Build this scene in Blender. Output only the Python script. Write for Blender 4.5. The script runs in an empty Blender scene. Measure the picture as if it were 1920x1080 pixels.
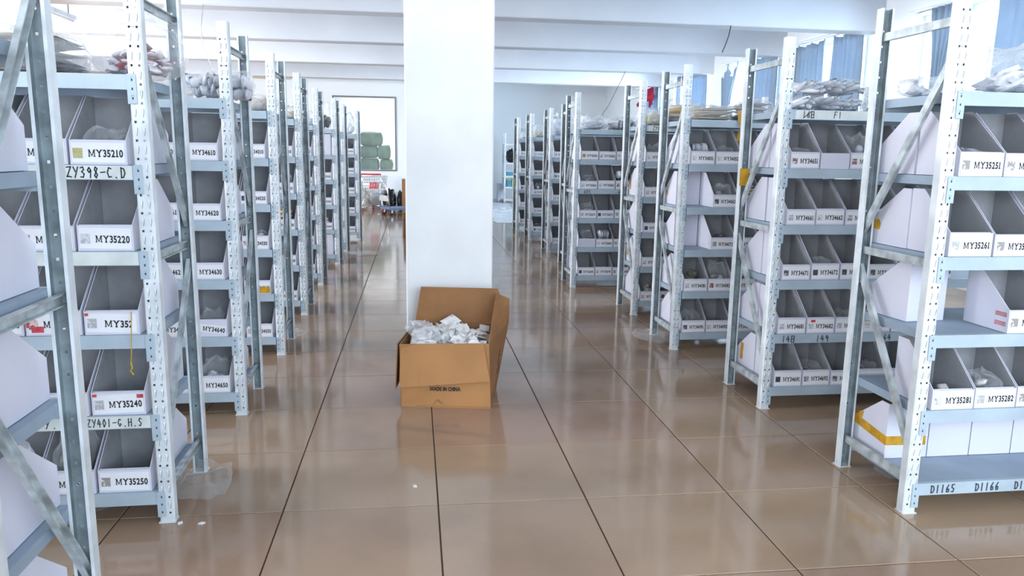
import bpy, bmesh, math, random
from mathutils import Vector, Matrix, noise
random.seed(7)
S = bpy.context.scene
COL = S.collection
# ------------------------------------------------------------------ camera, world, lights, exposure
cd = bpy.data.cameras.new('camera'); cam = bpy.data.objects.new('camera', cd); COL.objects.link(cam)
PITCH, YAW, ROLL, CH = 0.17738, 0.13815, 0.01485, 1.39427
fw = Vector((math.sin(YAW)*math.cos(PITCH), math.cos(YAW)*math.cos(PITCH), -math.sin(PITCH)))
rt0 = Vector((math.cos(YAW), -math.sin(YAW), 0)); up0 = rt0.cross(fw)
rt = rt0*math.cos(ROLL)+up0*math.sin(ROLL); up = up0*math.cos(ROLL)-rt0*math.sin(ROLL)
cam.matrix_world = Matrix(((rt.x, up.x, -fw.x, 0), (rt.y, up.y, -fw.y, 0), (rt.z, up.z, -fw.z, CH), (0, 0, 0, 1)))
cd.sensor_width = 36; cd.lens = 1419.73/1920*36; cd.clip_start = .05; cd.clip_end = 200
S.camera = cam
W = bpy.data.worlds.new('World'); S.world = W; W.use_nodes = True
bg = W.node_tree.nodes['Background']; bg.inputs[0].default_value = (.72, .86, 1, 1); bg.inputs[1].default_value = 1.8
S.view_settings.view_transform = 'Standard'; S.view_settings.look = 'None'
S.view_settings.gamma = 1; S.view_settings.use_curve_mapping = False; S.view_settings.exposure = 0.68
S.cycles.transparent_max_bounces = 16; S.cycles.max_bounces = 8
S.cycles.use_denoising = True

def area(name, loc, target, sx, sy, power, col):
    l = bpy.data.lights.new(name, 'AREA'); l.shape = 'RECTANGLE'; l.size = sx; l.size_y = sy; l.energy = power; l.color = col
    o = bpy.data.objects.new(name, l); COL.objects.link(o); o.location = loc
    o.rotation_euler = (Vector(target)-Vector(loc)).to_track_quat('-Z', 'Y').to_euler(); return o
for i, y in enumerate((7.2, 10.3, 12.9, 15.9, 18.7)):
    area('window_daylight', (6.6, y, 2.3), (0, y-.5, 1.2), 2.0, 1.7, 200 if y < 15 else 420, (.58, .79, 1))
for i, y in enumerate((4.0, 8.0, 12.0, 16.0)):
    area('left_fill', (-9.4, y, 2.3), (0, y+.5, 1.4), 3.0, 2.0, 520, (.95, .97, 1))  # added lamps past the unseen left openings, brighten the left side
area('store_fill', (-.6, 21.4, 3.3), (-.6, 21.4, 0), 2.5, 1.5, 60, (.95, .98, 1))  # lamp added high in the store room to brighten it
area('rear_daylight_fill', (-3.4, -3.6, 2.5), (-.5, 6, 1.0), 4.5, 2.6, 120, (.96, .97, 1))
area('rear_daylight_fill', (3.0, -3.6, 2.4), (2.6, 6, 1.0), 4.5, 2.6, 170, (.74, .87, 1))  # bluish fill lamp added behind the camera, tints the right racks

# ------------------------------------------------------------------ materials
def new_mat(name):
    m = bpy.data.materials.new(name); m.use_nodes = True
    nt = m.node_tree; return m, nt, nt.nodes['Principled BSDF']
def N(nt, t, **kw):
    n = nt.nodes.new(t)
    for k, v in kw.items(): setattr(n, k, v)
    return n
def mat(name, col, rough=.5, metal=0, noise_amt=.08, scale=6, col2=None, bump=0, spec=None, bscale=60, coord='Object'):
    m, nt, b = new_mat(name); L = nt.links.new
    tc = N(nt, 'ShaderNodeTexCoord'); nz = N(nt, 'ShaderNodeTexNoise'); nz.inputs['Scale'].default_value = scale; nz.inputs['Detail'].default_value = 5
    L(tc.outputs[coord], nz.inputs['Vector'])
    rp = N(nt, 'ShaderNodeValToRGB'); L(nz.outputs['Fac'], rp.inputs[0])
    c2 = col2 or tuple(c*(1-noise_amt*2.2) for c in col)
    rp.color_ramp.elements[0].position = .36; rp.color_ramp.elements[1].position = .62
    rp.color_ramp.elements[0].color = (*c2, 1); rp.color_ramp.elements[1].color = (*col, 1)
    L(rp.outputs[0], b.inputs['Base Color'])
    b.inputs['Roughness'].default_value = rough; b.inputs['Metallic'].default_value = metal
    if spec is not None: b.inputs['Specular IOR Level'].default_value = spec
    if bump:
        n2 = N(nt, 'ShaderNodeTexNoise'); n2.inputs['Scale'].default_value = bscale; L(tc.outputs[coord], n2.inputs['Vector'])
        bp = N(nt, 'ShaderNodeBump'); bp.inputs['Strength'].default_value = bump; bp.inputs['Distance'].default_value = .01
        L(n2.outputs['Fac'], bp.inputs['Height']); L(bp.outputs[0], b.inputs['Normal'])
    return m
M = {}
M['post'] = mat('painted_steel_post', (.74, .79, .82), .38, .1, .10, 9, bump=.04)
M['beam'] = mat('painted_steel_beam', (.43, .52, .59), .45, .1, .07, 5)
M['shelf'] = mat('painted_steel_shelf', (.33, .41, .50), .5, .1, .08, 4)
M['post_inside'] = mat('shaded_post_inside', (.34, .41, .44), .5, .15, .20, 12)  # darker than the post face: shade inside the channel put into the colour
M['brace'] = mat('galvanised_brace', (.56, .62, .64), .4, .2, .22, 14)
M['slot'] = mat('dark_slot', (.05, .055, .06), .8)
M['white_card'] = mat('white_card', (.66, .66, .755), .6, 0, .04, 3)
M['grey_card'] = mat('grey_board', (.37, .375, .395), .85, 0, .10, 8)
M['paper'] = mat('label_paper', (.80, .80, .83), .6, 0, .03, 8)
M['taped_paper'] = mat('tape_paper', (.66, .70, .68), .4, 0, .08, 10)
M['ink'] = mat('ink', (.015, .015, .018), .6)
M['marker'] = mat('marker_ink', (.03, .035, .05), .6)
M['print_grey'] = mat('grey_print', (.34, .34, .36), .5, 0, .5, 60, (.75, .74, .73))
M['red_ink'] = mat('red_ink', (.65, .06, .08), .6, 0, .2, 30)
M['yellow_tape'] = mat('yellow_tape', (.62, .33, .02), .3, 0, .15, 25)
M['wall'] = mat('white_plaster', (.84, .86, .87), .85, 0, .03, 1.2, bump=.05, bscale=25, coord='Generated')
M['beam_paint'] = mat('white_beam_paint', (.66, .69, .74), .85, 0, .05, .8, coord='Object')
M['pillar'] = mat('pillar_plaster', (.80, .80, .805), .7, 0, .04, 2.5, bump=.12, bscale=14)
M['peach'] = mat('peach_paint', (.80, .64, .50), .8, 0, .05, 2)
M['grout'] = mat('dark_grout', (.07, .04, .025), .9)
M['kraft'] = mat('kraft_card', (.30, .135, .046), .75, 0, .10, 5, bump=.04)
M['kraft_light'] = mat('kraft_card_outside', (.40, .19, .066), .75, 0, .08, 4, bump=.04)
M['chrome'] = mat('chrome_tube', (.75, .76, .78), .2, .9, .05)
M['red_plastic'] = mat('red_plastic', (.60, .03, .05), .4)
M['rubber'] = mat('black_rubber', (.03, .03, .032), .6)
M['blue_deck'] = mat('blue_deck', (.10, .18, .30), .5)
M['black_plastic'] = mat('black_plastic_film', (.012, .014, .02), .3, 0, .2, 8, bump=.5, bscale=9)
M['green_sack'] = mat('green_woven_sack', (.19, .30, .225), .7, 0, .12, 6, bump=.3, bscale=18)
M['white_paint'] = mat('white_enamel', (.80, .82, .84), .4)
M['window_frame'] = mat('window_frame_white', (.82, .84, .86), .45)
M['grey_sack'] = mat('grey_woven_sack', (.55, .56, .50), .8, 0, .15, 10, bump=.3)
M['dark_frame'] = mat('thin_dark_frame', (.18, .18, .18), .5)
M['wire'] = mat('thin_wire', (.03, .03, .04), .6)
M['red_cloth'] = mat('red_cloth', (.42, .02, .06), .8)

def curtain_mat():
    m, nt, b = new_mat('blue_grey_curtain'); L = nt.links.new
    tc = N(nt, 'ShaderNodeTexCoord'); nz = N(nt, 'ShaderNodeTexNoise'); nz.inputs['Scale'].default_value = 3; L(tc.outputs['Object'], nz.inputs['Vector'])
    rp = N(nt, 'ShaderNodeValToRGB'); L(nz.outputs['Fac'], rp.inputs[0])
    rp.color_ramp.elements[0].color = (.22, .29, .37, 1); rp.color_ramp.elements[1].color = (.34, .42, .50, 1)
    L(rp.outputs[0], b.inputs['Base Color']); b.inputs['Roughness'].default_value = .7
    tr = N(nt, 'ShaderNodeBsdfTranslucent'); L(rp.outputs[0], tr.inputs[0])
    mx = N(nt, 'ShaderNodeMixShader'); mx.inputs[0].default_value = .33
    L(b.outputs[0], mx.inputs[1]); L(tr.outputs[0], mx.inputs[2]); L(mx.outputs[0], nt.nodes['Material Output'].inputs[0]); return m
M['curtain'] = curtain_mat()
def film_mat(name, tint, opac, rough=.12, edge=.45):
    m, nt, b = new_mat(name); L = nt.links.new
    b.inputs['Base Color'].default_value = (*tint, 1); b.inputs['Roughness'].default_value = rough; b.inputs['Specular IOR Level'].default_value = .8
    tc = N(nt, 'ShaderNodeTexCoord'); nz = N(nt, 'ShaderNodeTexNoise'); nz.inputs['Scale'].default_value = 22; nz.inputs['Detail'].default_value = 3
    L(tc.outputs['Object'], nz.inputs['Vector'])
    bp = N(nt, 'ShaderNodeBump'); bp.inputs['Strength'].default_value = .5; bp.inputs['Distance'].default_value = .02
    L(nz.outputs['Fac'], bp.inputs['Height']); L(bp.outputs[0], b.inputs['Normal'])
    lw = N(nt, 'ShaderNodeLayerWeight'); lw.inputs[0].default_value = .35
    mm = N(nt, 'ShaderNodeMath', operation='MULTIPLY_ADD'); L(lw.outputs['Facing'], mm.inputs[0]); mm.inputs[1].default_value = edge; mm.inputs[2].default_value = opac
    tr = N(nt, 'ShaderNodeBsdfTransparent'); mx = N(nt, 'ShaderNodeMixShader')
    L(mm.outputs[0], mx.inputs[0]); L(tr.outputs[0], mx.inputs[1]); L(b.outputs[0], mx.inputs[2]); L(mx.outputs[0], nt.nodes['Material Output'].inputs[0]); return m
M['film'] = film_mat('clear_plastic_film', (.86, .89, .93), .16)
M['film_thin'] = film_mat('thin_clear_film', (.85, .88, .92), .06, .1, .36)
M['film_floor'] = film_mat('floor_clear_film', (.75, .77, .79), .02, .1, .28)
M['film_white'] = film_mat('milky_plastic_film', (.86, .90, .95), .45)
M['pane'] = film_mat('window_pane', (.9, .95, 1), .05, .02)
def pack_mat(name, cols, rough=.35, scale=40, mix=.12):
    m, nt, b = new_mat(name); L = nt.links.new
    oi = N(nt, 'ShaderNodeObjectInfo'); tc = N(nt, 'ShaderNodeTexCoord'); nz = N(nt, 'ShaderNodeTexNoise'); nz.inputs['Scale'].default_value = scale; L(tc.outputs['Object'], nz.inputs['Vector'])
    ad = N(nt, 'ShaderNodeMath', operation='MULTIPLY_ADD'); L(nz.outputs['Fac'], ad.inputs[0]); ad.inputs[1].default_value = mix; L(oi.outputs['Random'], ad.inputs[2])
    sb = N(nt, 'ShaderNodeMath', operation='FRACT'); L(ad.outputs[0], sb.inputs[0])
    rp = N(nt, 'ShaderNodeValToRGB'); L(sb.outputs[0], rp.inputs[0]); rp.color_ramp.interpolation = 'CONSTANT' if len(cols) > 3 else 'LINEAR'
    els = rp.color_ramp.elements
    while len(els) < len(cols): els.new(.5)
    for i, c in enumerate(cols): els[i].position = i/len(cols); els[i].color = (*c, 1)
    L(rp.outputs[0], b.inputs['Base Color']); b.inputs['Roughness'].default_value = rough; return m
M['silver'] = pack_mat('silver_packet', [(.74, .77, .83), (.84, .86, .90), (.55, .58, .66)], .22)
M['mixed'] = pack_mat('mixed_packet', [(.72, .70, .74), (.60, .54, .58), (.36, .27, .30), (.75, .72, .75), (.42, .05, .07), (.64, .60, .65), (.24, .17, .17), (.55, .49, .54), (.16, .11, .11), (.68, .64, .68)], .3, 25, .0)
M['brown'] = pack_mat('brown_packet', [(.30, .23, .18), (.38, .33, .28), (.22, .19, .17)], .5)
M['tan'] = pack_mat('tan_packet', [(.62, .54, .42), (.70, .64, .55), (.45, .40, .34)], .4)
M['cream'] = pack_mat('cream_packet', [(.66, .62, .48), (.74, .70, .58), (.58, .55, .40)], .4)
M['gold'] = pack_mat('gold_packet', [(.60, .40, .10), (.66, .60, .48), (.35, .34, .34)], .4)
M['greygoods'] = pack_mat('grey_goods', [(.30, .31, .33), (.48, .48, .50), (.16, .17, .18)], .3)
M['darkgoods'] = pack_mat('dark_goods', [(.05, .05, .05), (.12, .11, .10), (.30, .29, .27)], .35, 70, 1.0)
M['leopard'] = pack_mat('spotted_goods', [(.34, .30, .25), (.04, .035, .03), (.42, .39, .34), (.10, .08, .07)], .5, 55, 1.6)
M['greengoods'] = pack_mat('green_goods', [(.06, .12, .09), (.14, .22, .18), (.03, .05, .05)], .4)
M['orange'] = pack_mat('orange_goods', [(.60, .28, .05), (.66, .36, .10), (.55, .45, .35)], .4)
M['whitepack'] = pack_mat('white_packet', [(.82, .80, .78), (.70, .68, .66), (.84, .83, .82), (.60, .57, .55), (.83, .82, .80)], .45, 30, .1)
M['photo'] = pack_mat('product_photo', [(.60, .60, .62), (.42, .42, .45), (.68, .67, .66), (.30, .28, .28)], .5, 60, 1.3)
M['photo_red'] = pack_mat('product_photo_red', [(.60, .55, .55), (.45, .12, .10), (.66, .50, .48), (.25, .10, .09)], .5, 60, 1.3)
M['photo_dark'] = pack_mat('product_photo_dark', [(.05, .05, .06), (.10, .10, .12), (.40, .40, .42), (.06, .06, .08)], .5, 50, 1.3)
M['photo_gold'] = pack_mat('product_photo_gold', [(.22, .20, .05), (.36, .33, .12), (.45, .42, .2)], .5, 50, 1.3)
def tile_mat():
    m, nt, b = new_mat('polished_floor_tile'); L = nt.links.new
    oi = N(nt, 'ShaderNodeObjectInfo'); ge = N(nt, 'ShaderNodeNewGeometry')
    ad = N(nt, 'ShaderNodeMath', operation='ADD'); L(oi.outputs['Random'], ad.inputs[0]); L(ge.outputs['Random Per Island'], ad.inputs[1])
    fr = N(nt, 'ShaderNodeMath', operation='FRACT'); L(ad.outputs[0], fr.inputs[0])
    rp = N(nt, 'ShaderNodeValToRGB'); L(fr.outputs[0], rp.inputs[0])
    e = rp.color_ramp.elements; e[0].color = (.385, .27, .178, 1); e[1].color = (.345, .215, .15, 1); e.new(.5).color = (.36, .245, .165, 1)
    n1 = N(nt, 'ShaderNodeTexNoise'); n1.inputs['Scale'].default_value = 300; L(ge.outputs['Position'], n1.inputs['Vector'])
    n2 = N(nt, 'ShaderNodeTexNoise'); n2.inputs['Scale'].default_value = 1.6; n2.inputs['Detail'].default_value = 6; L(ge.outputs['Position'], n2.inputs['Vector'])
    m1 = N(nt, 'ShaderNodeMapRange'); L(n1.outputs['Fac'], m1.inputs[0]); m1.inputs[1].default_value = .3; m1.inputs[2].default_value = .7; m1.inputs[3].default_value = .86; m1.inputs[4].default_value = 1.1
    m2 = N(nt, 'ShaderNodeMapRange'); L(n2.outputs['Fac'], m2.inputs[0]); m2.inputs[1].default_value = .34; m2.inputs[2].default_value = .55; m2.inputs[3].default_value = .82; m2.inputs[4].default_value = 1.03
    mu = N(nt, 'ShaderNodeMath', operation='MULTIPLY'); L(m1.outputs[0], mu.inputs[0]); L(m2.outputs[0], mu.inputs[1])
    mx = N(nt, 'ShaderNodeMix', data_type='RGBA', blend_type='MULTIPLY'); mx.inputs[0].default_value = 1
    L(rp.outputs[0], mx.inputs[6]); L(mu.outputs[0], mx.inputs[7]); L(mx.outputs[2], b.inputs['Base Color'])
    r = N(nt, 'ShaderNodeMapRange'); L(n2.outputs['Fac'], r.inputs[0]); r.inputs[3].default_value = .15; r.inputs[4].default_value = .06; L(r.outputs[0], b.inputs['Roughness'])
    b.inputs['Specular IOR Level'].default_value = .7
    return m
M['tile'] = tile_mat()

# ------------------------------------------------------------------ mesh helpers
class MB:
    def __init__(s): s.v = []; s.f = []; s.m = []
    def add(s, vs, fs, mi=0):
        o = len(s.v); s.v.extend(tuple(v) for v in vs)
        for f in fs: s.f.append(tuple(i+o for i in f)); s.m.append(mi)
        return s
    def box(s, a, b, mi=0):
        x0, y0, z0 = a; x1, y1, z1 = b
        return s.add([(x0, y0, z0), (x1, y0, z0), (x1, y1, z0), (x0, y1, z0), (x0, y0, z1), (x1, y0, z1), (x1, y1, z1), (x0, y1, z1)],
                     [(0, 3, 2, 1), (4, 5, 6, 7), (0, 1, 5, 4), (1, 2, 6, 5), (2, 3, 7, 6), (3, 0, 4, 7)], mi)
    def cbox(s, a, b, c=.004, mi=0):   # box with chamfered edges along every side
        bm = bmesh.new(); bmesh.ops.create_cube(bm, size=1)
        for v in bm.verts: v.co = Vector([(a[i]+b[i])/2+v.co[i]*(b[i]-a[i]) for i in range(3)])
        bmesh.ops.bevel(bm, geom=list(bm.edges), offset=c, segments=1, affect='EDGES')
        bm.verts.index_update(); s.add([v.co for v in bm.verts], [[v.index for v in f.verts] for f in bm.faces], mi); bm.free(); return s
    def sweep(s, prof, p0, p1, upv=(0, 0, 1), mi=0):   # closed 2-D profile from p0 to p1
        p0 = Vector(p0); p1 = Vector(p1); d = (p1-p0).normalized(); sx = d.cross(Vector(upv)).normalized(); u = sx.cross(d)
        n = len(prof); vs = [p0+sx*a+u*b for a, b in prof]+[p1+sx*a+u*b for a, b in prof]
        fs = [(i, (i+1) % n, n+(i+1) % n, n+i) for i in range(n)]+[tuple(range(n-1, -1, -1)), tuple(range(n, 2*n))]
        return s.add(vs, fs, mi)
    def tube(s, pts, r=.005, n=8, mi=0, closed=False):
        pts = [Vector(p) for p in pts]; rings = []; k = len(pts); base = len(s.v); prev = None
        for i, p in enumerate(pts):
            if closed: d = (pts[(i+1) % k]-pts[i-1]).normalized()
            else: d = (pts[min(i+1, k-1)]-pts[max(i-1, 0)]).normalized()
            if prev is None:
                a = d.orthogonal().normalized()
            else:
                a = (prev-d*prev.dot(d)); a = a.normalized() if a.length > 1e-6 else d.orthogonal().normalized()
            prev = a; b = d.cross(a); rr = r[i] if isinstance(r, (list, tuple)) else r
            s.v.extend(tuple(p+a*math.cos(t)*rr+b*math.sin(t)*rr) for t in [2*math.pi*j/n for j in range(n)])
        for i in range(k if closed else k-1):
            for j in range(n):
                A = base+i*n; B = base+((i+1) % k)*n
                s.f.append((A+j, A+(j+1) % n, B+(j+1) % n, B+j)); s.m.append(mi)
        if not closed:
            s.f.append(tuple(base+j for j in range(n-1, -1, -1))); s.m.append(mi)
            s.f.append(tuple(base+(k-1)*n+j for j in range(n))); s.m.append(mi)
        return s
    def prism(s, poly, off, mi_a=0, mi_b=None, mi_e=None):    # polygon and its copy moved by off
        n = len(poly); o = Vector(off); vs = [Vector(p) for p in poly]; vs2 = [v+o for v in vs]
        mi_b = mi_a if mi_b is None else mi_b; mi_e = mi_a if mi_e is None else mi_e
        base = len(s.v); s.v.extend(tuple(v) for v in vs+vs2)
        s.f.append(tuple(base+i for i in range(n))); s.m.append(mi_a)
        s.f.append(tuple(base+n+i for i in range(n-1, -1, -1))); s.m.append(mi_b)
        for i in range(n): s.f.append((base+(i+1) % n, base+i, base+n+i, base+n+(i+1) % n)); s.m.append(mi_e)
        return s
    def mesh(s, name, mats, smooth=False):
        me = bpy.data.meshes.new(name); me.from_pydata(s.v, [], s.f)
        for m in (mats if isinstance(mats, (list, tuple)) else [mats]): me.materials.append(M[m] if isinstance(m, str) else m)
        if any(s.m): me.polygons.foreach_set('material_index', s.m)
        if smooth: me.polygons.foreach_set('use_smooth', [True]*len(me.polygons))
        me.update(); return me
def obj(name, me, parent=None, loc=(0, 0, 0), rot=(0, 0, 0), sc=None):
    o = bpy.data.objects.new(name, me); COL.objects.link(o); o.location = loc; o.rotation_euler = rot
    if sc is not None: o.scale = sc
    if parent is not None: o.parent = parent
    return o
def tag(o, label, cat, group=None):
    o['label'] = label; o['category'] = cat
    if group: o['group'] = group
    return o
def thing(name, label, cat, loc=(0, 0, 0), rz=0, group=None):
    return tag(obj(name, None, None, loc, (0, 0, rz)), label, cat, group)
def struct(name, me, parent=None, loc=(0, 0, 0), rot=(0, 0, 0)):
    o = obj(name, me, parent, loc, rot)
    if parent is None: o['kind'] = 'structure'
    return o

# ------------------------------------------------------------------ lettering
_gl = {}
def glyph(ch):
    if ch in _gl: return _gl[ch]
    cu = bpy.data.curves.new('glyph', 'FONT'); cu.body = ch; cu.size = 1; cu.offset = .036; cu.resolution_u = 3
    o = bpy.data.objects.new('glyph', cu); COL.objects.link(o)
    dg = bpy.context.evaluated_depsgraph_get(); ev = o.evaluated_get(dg); me = ev.to_mesh()
    vs = [tuple(v.co) for v in me.vertices]; fs = [tuple(p.vertices) for p in me.polygons]; ev.to_mesh_clear()
    bpy.data.objects.remove(o); bpy.data.curves.remove(cu)
    x0 = min([v[0] for v in vs] or [0]); x1 = max([v[0] for v in vs] or [.3])
    extra = []
    def r(a, b, c, d): extra.append((a, b, c, d))
    if ch == 'M':
        vs, fs = [], []; x0, x1 = 0, .8
        for q in ([(0, 0), (.13, 0), (.13, .72), (0, .72)], [(.67, 0), (.80, 0), (.80, .72), (.67, .72)], [(.0, .72), (.17, .72), (.45, .06), (.35, .06)], [(.63, .72), (.80, .72), (.45, .06), (.35, .06)]):
            k = len(vs); vs += [(a, b, 0) for a, b in q]; fs.append((k, k+1, k+2, k+3))
        r(-.07, .20, 0, .08); r(.60, .87, 0, .08); r(-.07, .05, .64, .72); r(.75, .87, .64, .72)
    if ch == 'Y': r(x0-.05, x0+.22, .63, .72); r(x1-.22, x1+.05, .63, .72); r((x0+x1)/2-.16, (x0+x1)/2+.16, 0, .09)
    if ch == '1': r(x1-.26, x1+.12, 0, .09)
    for a, b, c, d in extra:
        k = len(vs); vs += [(a, c, 0), (b, c, 0), (b, d, 0), (a, d, 0)]; fs.append((k, k+1, k+2, k+3))
    x0 = min([v[0] for v in vs] or [0]); x1 = max([v[0] for v in vs] or [.3])
    _gl[ch] = ([(v[0]-x0, v[1]) for v in vs], fs, x1-x0); return _gl[ch]
def text_mb(txt, h, width=None, gap=.07):
    """flat lettering in the x-z plane facing -y, centred on the origin; h = cap height"""
    mb = MB(); x = 0; items = []
    for ch in txt:
        if ch == ' ': x += .35; continue
        vs, fs, w = glyph(ch); items.append((x, vs, fs)); x += w+gap
    tot = x-gap; s = h/.72; sx = s if width is None else width/tot
    for ox, vs, fs in items:
        mb.add([((ox+a-tot/2)*sx, 0, (b-.36)*s) for a, b in vs], fs)
    return mb
STROKES = {   # hand-drawn marker characters, unit box
    'Z': [[(.05, .95), (.9, 1), (.1, .08), (.5, .12), (.95, .05)]], 'Y': [[(.05, 1), (.45, .55)], [(.95, 1), (.3, 0)]],
    '3': [[(.1, .9), (.6, 1), (.75, .75), (.35, .55), (.8, .35), (.6, .05), (.1, .08)]],
    '9': [[(.8, .7), (.5, .95), (.2, .7), (.45, .5), (.8, .7), (.65, 0)]], '8': [[(.75, .85), (.4, 1), (.25, .75), (.75, .3), (.5, 0), (.2, .2), (.75, .85)]],
    '-': [[(.05, .5), (.95, .55)]], 'C': [[(.85, .85), (.4, .95), (.1, .5), (.35, .08), (.85, .12)]], '.': [[(.4, .08), (.55, 0)]],
    'D': [[(.2, .95), (.2, .05)], [(.1, .95), (.7, .85), (.9, .45), (.6, .08), (.15, .02)]], '4': [[(.5, 1), (.1, .4), (.9, .4)], [(.65, .75), (.6, 0)]],
    '0': [[(.5, 1), (.15, .6), (.4, 0), (.85, .45), (.5, 1)]], '[': [[(.4, 1), (.35, 0)]], '1': [[(.5, 1), (.45, 0)]], 'G': [[(.85, .85), (.35, .95), (.1, .45), (.45, .05), (.85, .3), (.5, .4)]],
    'H': [[(.15, 1), (.12, 0)], [(.85, 1), (.82, 0)], [(.12, .5), (.85, .55)]], 'S': [[(.85, .9), (.4, 1), (.2, .7), (.75, .35), (.5, .02), (.1, .12)]],
    '6': [[(.7, 1), (.25, .5), (.3, .05), (.75, .1), (.7, .45), (.25, .4)]], 'q': [[(.15, .95), (.12, 0), (.85, .02), (.88, .95), (.15, .95)], [(.15, .5), (.86, .5)]],
    'F': [[(.3, 1), (.15, 0)], [(.3, 1), (.95, .98)], [(.22, .55), (.75, .55)]], '5': [[(.85, 1), (.3, .98), (.25, .6), (.75, .45), (.6, .05), (.1, .08)]], 'X': [[(.1, 1), (.9, 0)], [(.9, 1), (.1, 0)]],
    '/': [[(.1, 0), (.9, 1)]], 'B': [[(.2, 1), (.2, 0)], [(.2, 1), (.8, .8), (.25, .52), (.85, .25), (.2, 0)]],
}
def hand_mb(txt, h, cw=.6, gap=.35, t=.12):
    mb = MB(); x = 0; w = h*cw; tot = len(txt)*w+(len(txt)-1)*w*gap; th = h*t
    for ch in txt:
        for line in STROKES.get(ch, []):
            for (a, b), (c, d) in zip(line, line[1:]):
                p = Vector((x+a*w-tot/2, 0, b*h-h/2)); q = Vector((x+c*w-tot/2, 0, d*h-h/2)); dd = (q-p)
                if dd.length < 1e-6: continue
                dd.normalize(); nn = Vector((-dd.z, 0, dd.x))*th*.5; p = p-dd*th*.3; q = q+dd*th*.3
                mb.add([p+nn, p-nn, q-nn, q+nn], [(0, 1, 2, 3)])
        x += w*(1+gap)
    return mb

# ------------------------------------------------------------------ room
GX, GY, T, RG = -0.48382, 4.05842, .60451, -0.00885
fl = struct('floor', MB().box((-9, -4, -.12), (7, 24, -.004)).mesh('floor', 'grout'))
def tile_shape(mb, x, y, s, z0, z1, c=.002):
    a = s/2
    mb.add([(x-a, y-a, z0), (x+a, y-a, z0), (x+a, y+a, z0), (x-a, y+a, z0), (x-a, y-a, z1-c), (x+a, y-a, z1-c), (x+a, y+a, z1-c), (x-a, y+a, z1-c),
            (x-a+c, y-a+c, z1), (x+a-c, y-a+c, z1), (x+a-c, y+a-c, z1), (x-a+c, y+a-c, z1)],
           [(0, 1, 5, 4), (1, 2, 6, 5), (2, 3, 7, 6), (3, 0, 4, 7), (4, 5, 9, 8), (5, 6, 10, 9), (6, 7, 11, 10), (7, 4, 8, 11), (8, 9, 10, 11)])
tb = MB(); tile_shape(tb, 0, 0, T-.0055, -.0105, 0); tme = tb.mesh('tile', 'tile')
far = MB(); cr, sr = math.cos(RG), math.sin(RG)
for i in range(-15, 14):
    for j in range(-10, 34):
        u, v = (i+.5)*T, (j+.5)*T
        x = GX+u*cr-v*sr; y = GY+u*sr+v*cr
        if not (-8.8 < x < 6.7 and -3.6 < y < 23.6): continue
        if -2.9 < x < 5.9 and 1.5 < y < 11.2 and not (x < -1.8 and y > 8): obj('tile', tme, fl, (x, y, 0), (0, 0, RG))
        else:
            k = len(far.v); tile_shape(far, u, v, T-.0055, -.0105, 0)
fo = obj('tile_field', far.mesh('tile_field', 'tile'), fl, (GX, GY, 0), (0, 0, RG)); fo['kind'] = 'stuff'

WX = 5.94; ZB = 2.95; ZC = 3.6
struct('ceiling', MB().box((-9, -4, ZC), (7, 24, ZC+.15)).mesh('ceiling', 'beam_paint'))
for i, y in enumerate((4.55, 6.9, 9.2, 11.72, 14.6, 17.6)):
    struct('trim_%d' % (i+1), MB().cbox((-8.9, y, ZB), (WX+.05, y+.3, ZC+.02), .012).mesh('ceiling_beam', 'beam_paint'))
def wall_with_holes(name, axis, pos, thick, a0, a1, z0, z1, holes, m='wall'):
    mb = MB(); aa = sorted({a0, a1, *[h[0] for h in holes], *[h[1] for h in holes]}); zz = sorted({z0, z1, *[h[2] for h in holes], *[h[3] for h in holes]})
    for p, q in zip(aa, aa[1:]):
        for r, t in zip(zz, zz[1:]):
            if any(h[0] <= p and q <= h[1] and h[2] <= r and t <= h[3] for h in holes): continue
            if axis == 'x': mb.box((pos, p, r), (pos+thick, q, t))
            else: mb.box((p, pos, r), (q, pos+thick, t))
    return struct(name, mb.mesh(name, m))
WIN = [(5.3, 8.5), (9.55, 11.2), (11.95, 13.95), (14.75, 16.85), (17.9, 19.4)]
wall_with_holes('wall_right', 'x', WX, .22, -4, 23.4, -.1, ZC+.1, [(a, b, .9, 3.02) for a, b in WIN])
wall_with_holes('wall_left', 'x', -8.8, .2, -4, 19.1, -.1, ZC+.1, [(a, a+3.2, .9, 3.1) for a in (-1.6, 2.4, 6.4, 10.4)])
HX0, HX1, HZ0, HZ1 = -1.72, -.285, .93, 2.63
wall_with_holes('wall_back_left', 'y', 18.9, .14, -8.8, .9, -.1, ZC+.1, [(HX0, HX1, HZ0, HZ1)])
struct('wall_return', MB().box((.76, 19.04, -.1), (.9, 23, ZC+.1)).mesh('wall_return', 'wall'))
struct('wall_back', MB().box((.76, 22.9, -.1), (WX+.2, 23.1, ZC+.1)).mesh('wall_back', 'wall'))
struct('wall_store', MB().box((-6, 23.0, -.1), (.9, 23.2, ZC+.1)).mesh('wall_store', 'wall'))
struct('trim_7', MB().cbox((-7.55, 18.86, 3.0), (-2.7, 18.91, 3.42), .01).mesh('peach_band', 'peach'))
struct('trim_8', MB().cbox((3.4, 22.86, 2.02), (4.9, 22.92, 2.09), .01).mesh('wall_rail', 'white_paint'))
# interior window in the back wall
w0 = struct('window_6', MB().box((HX0, 18.87, HZ1), (HX1, 18.9, HZ1+.03)).box((HX1, 18.87, HZ0-.03), (HX1+.03, 18.9, HZ1+.03)).box((HX0, 18.87, HZ0-.03), (HX1, 18.9, HZ0)).box((HX0-.03, 18.87, HZ0-.03), (HX0, 18.9, HZ1+.03)).mesh('window_frame', 'dark_frame'))
obj('pane', MB().box((HX0, 18.95, HZ0), (HX1, 18.958, HZ1)).mesh('pane', 'pane'), w0)
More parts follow.
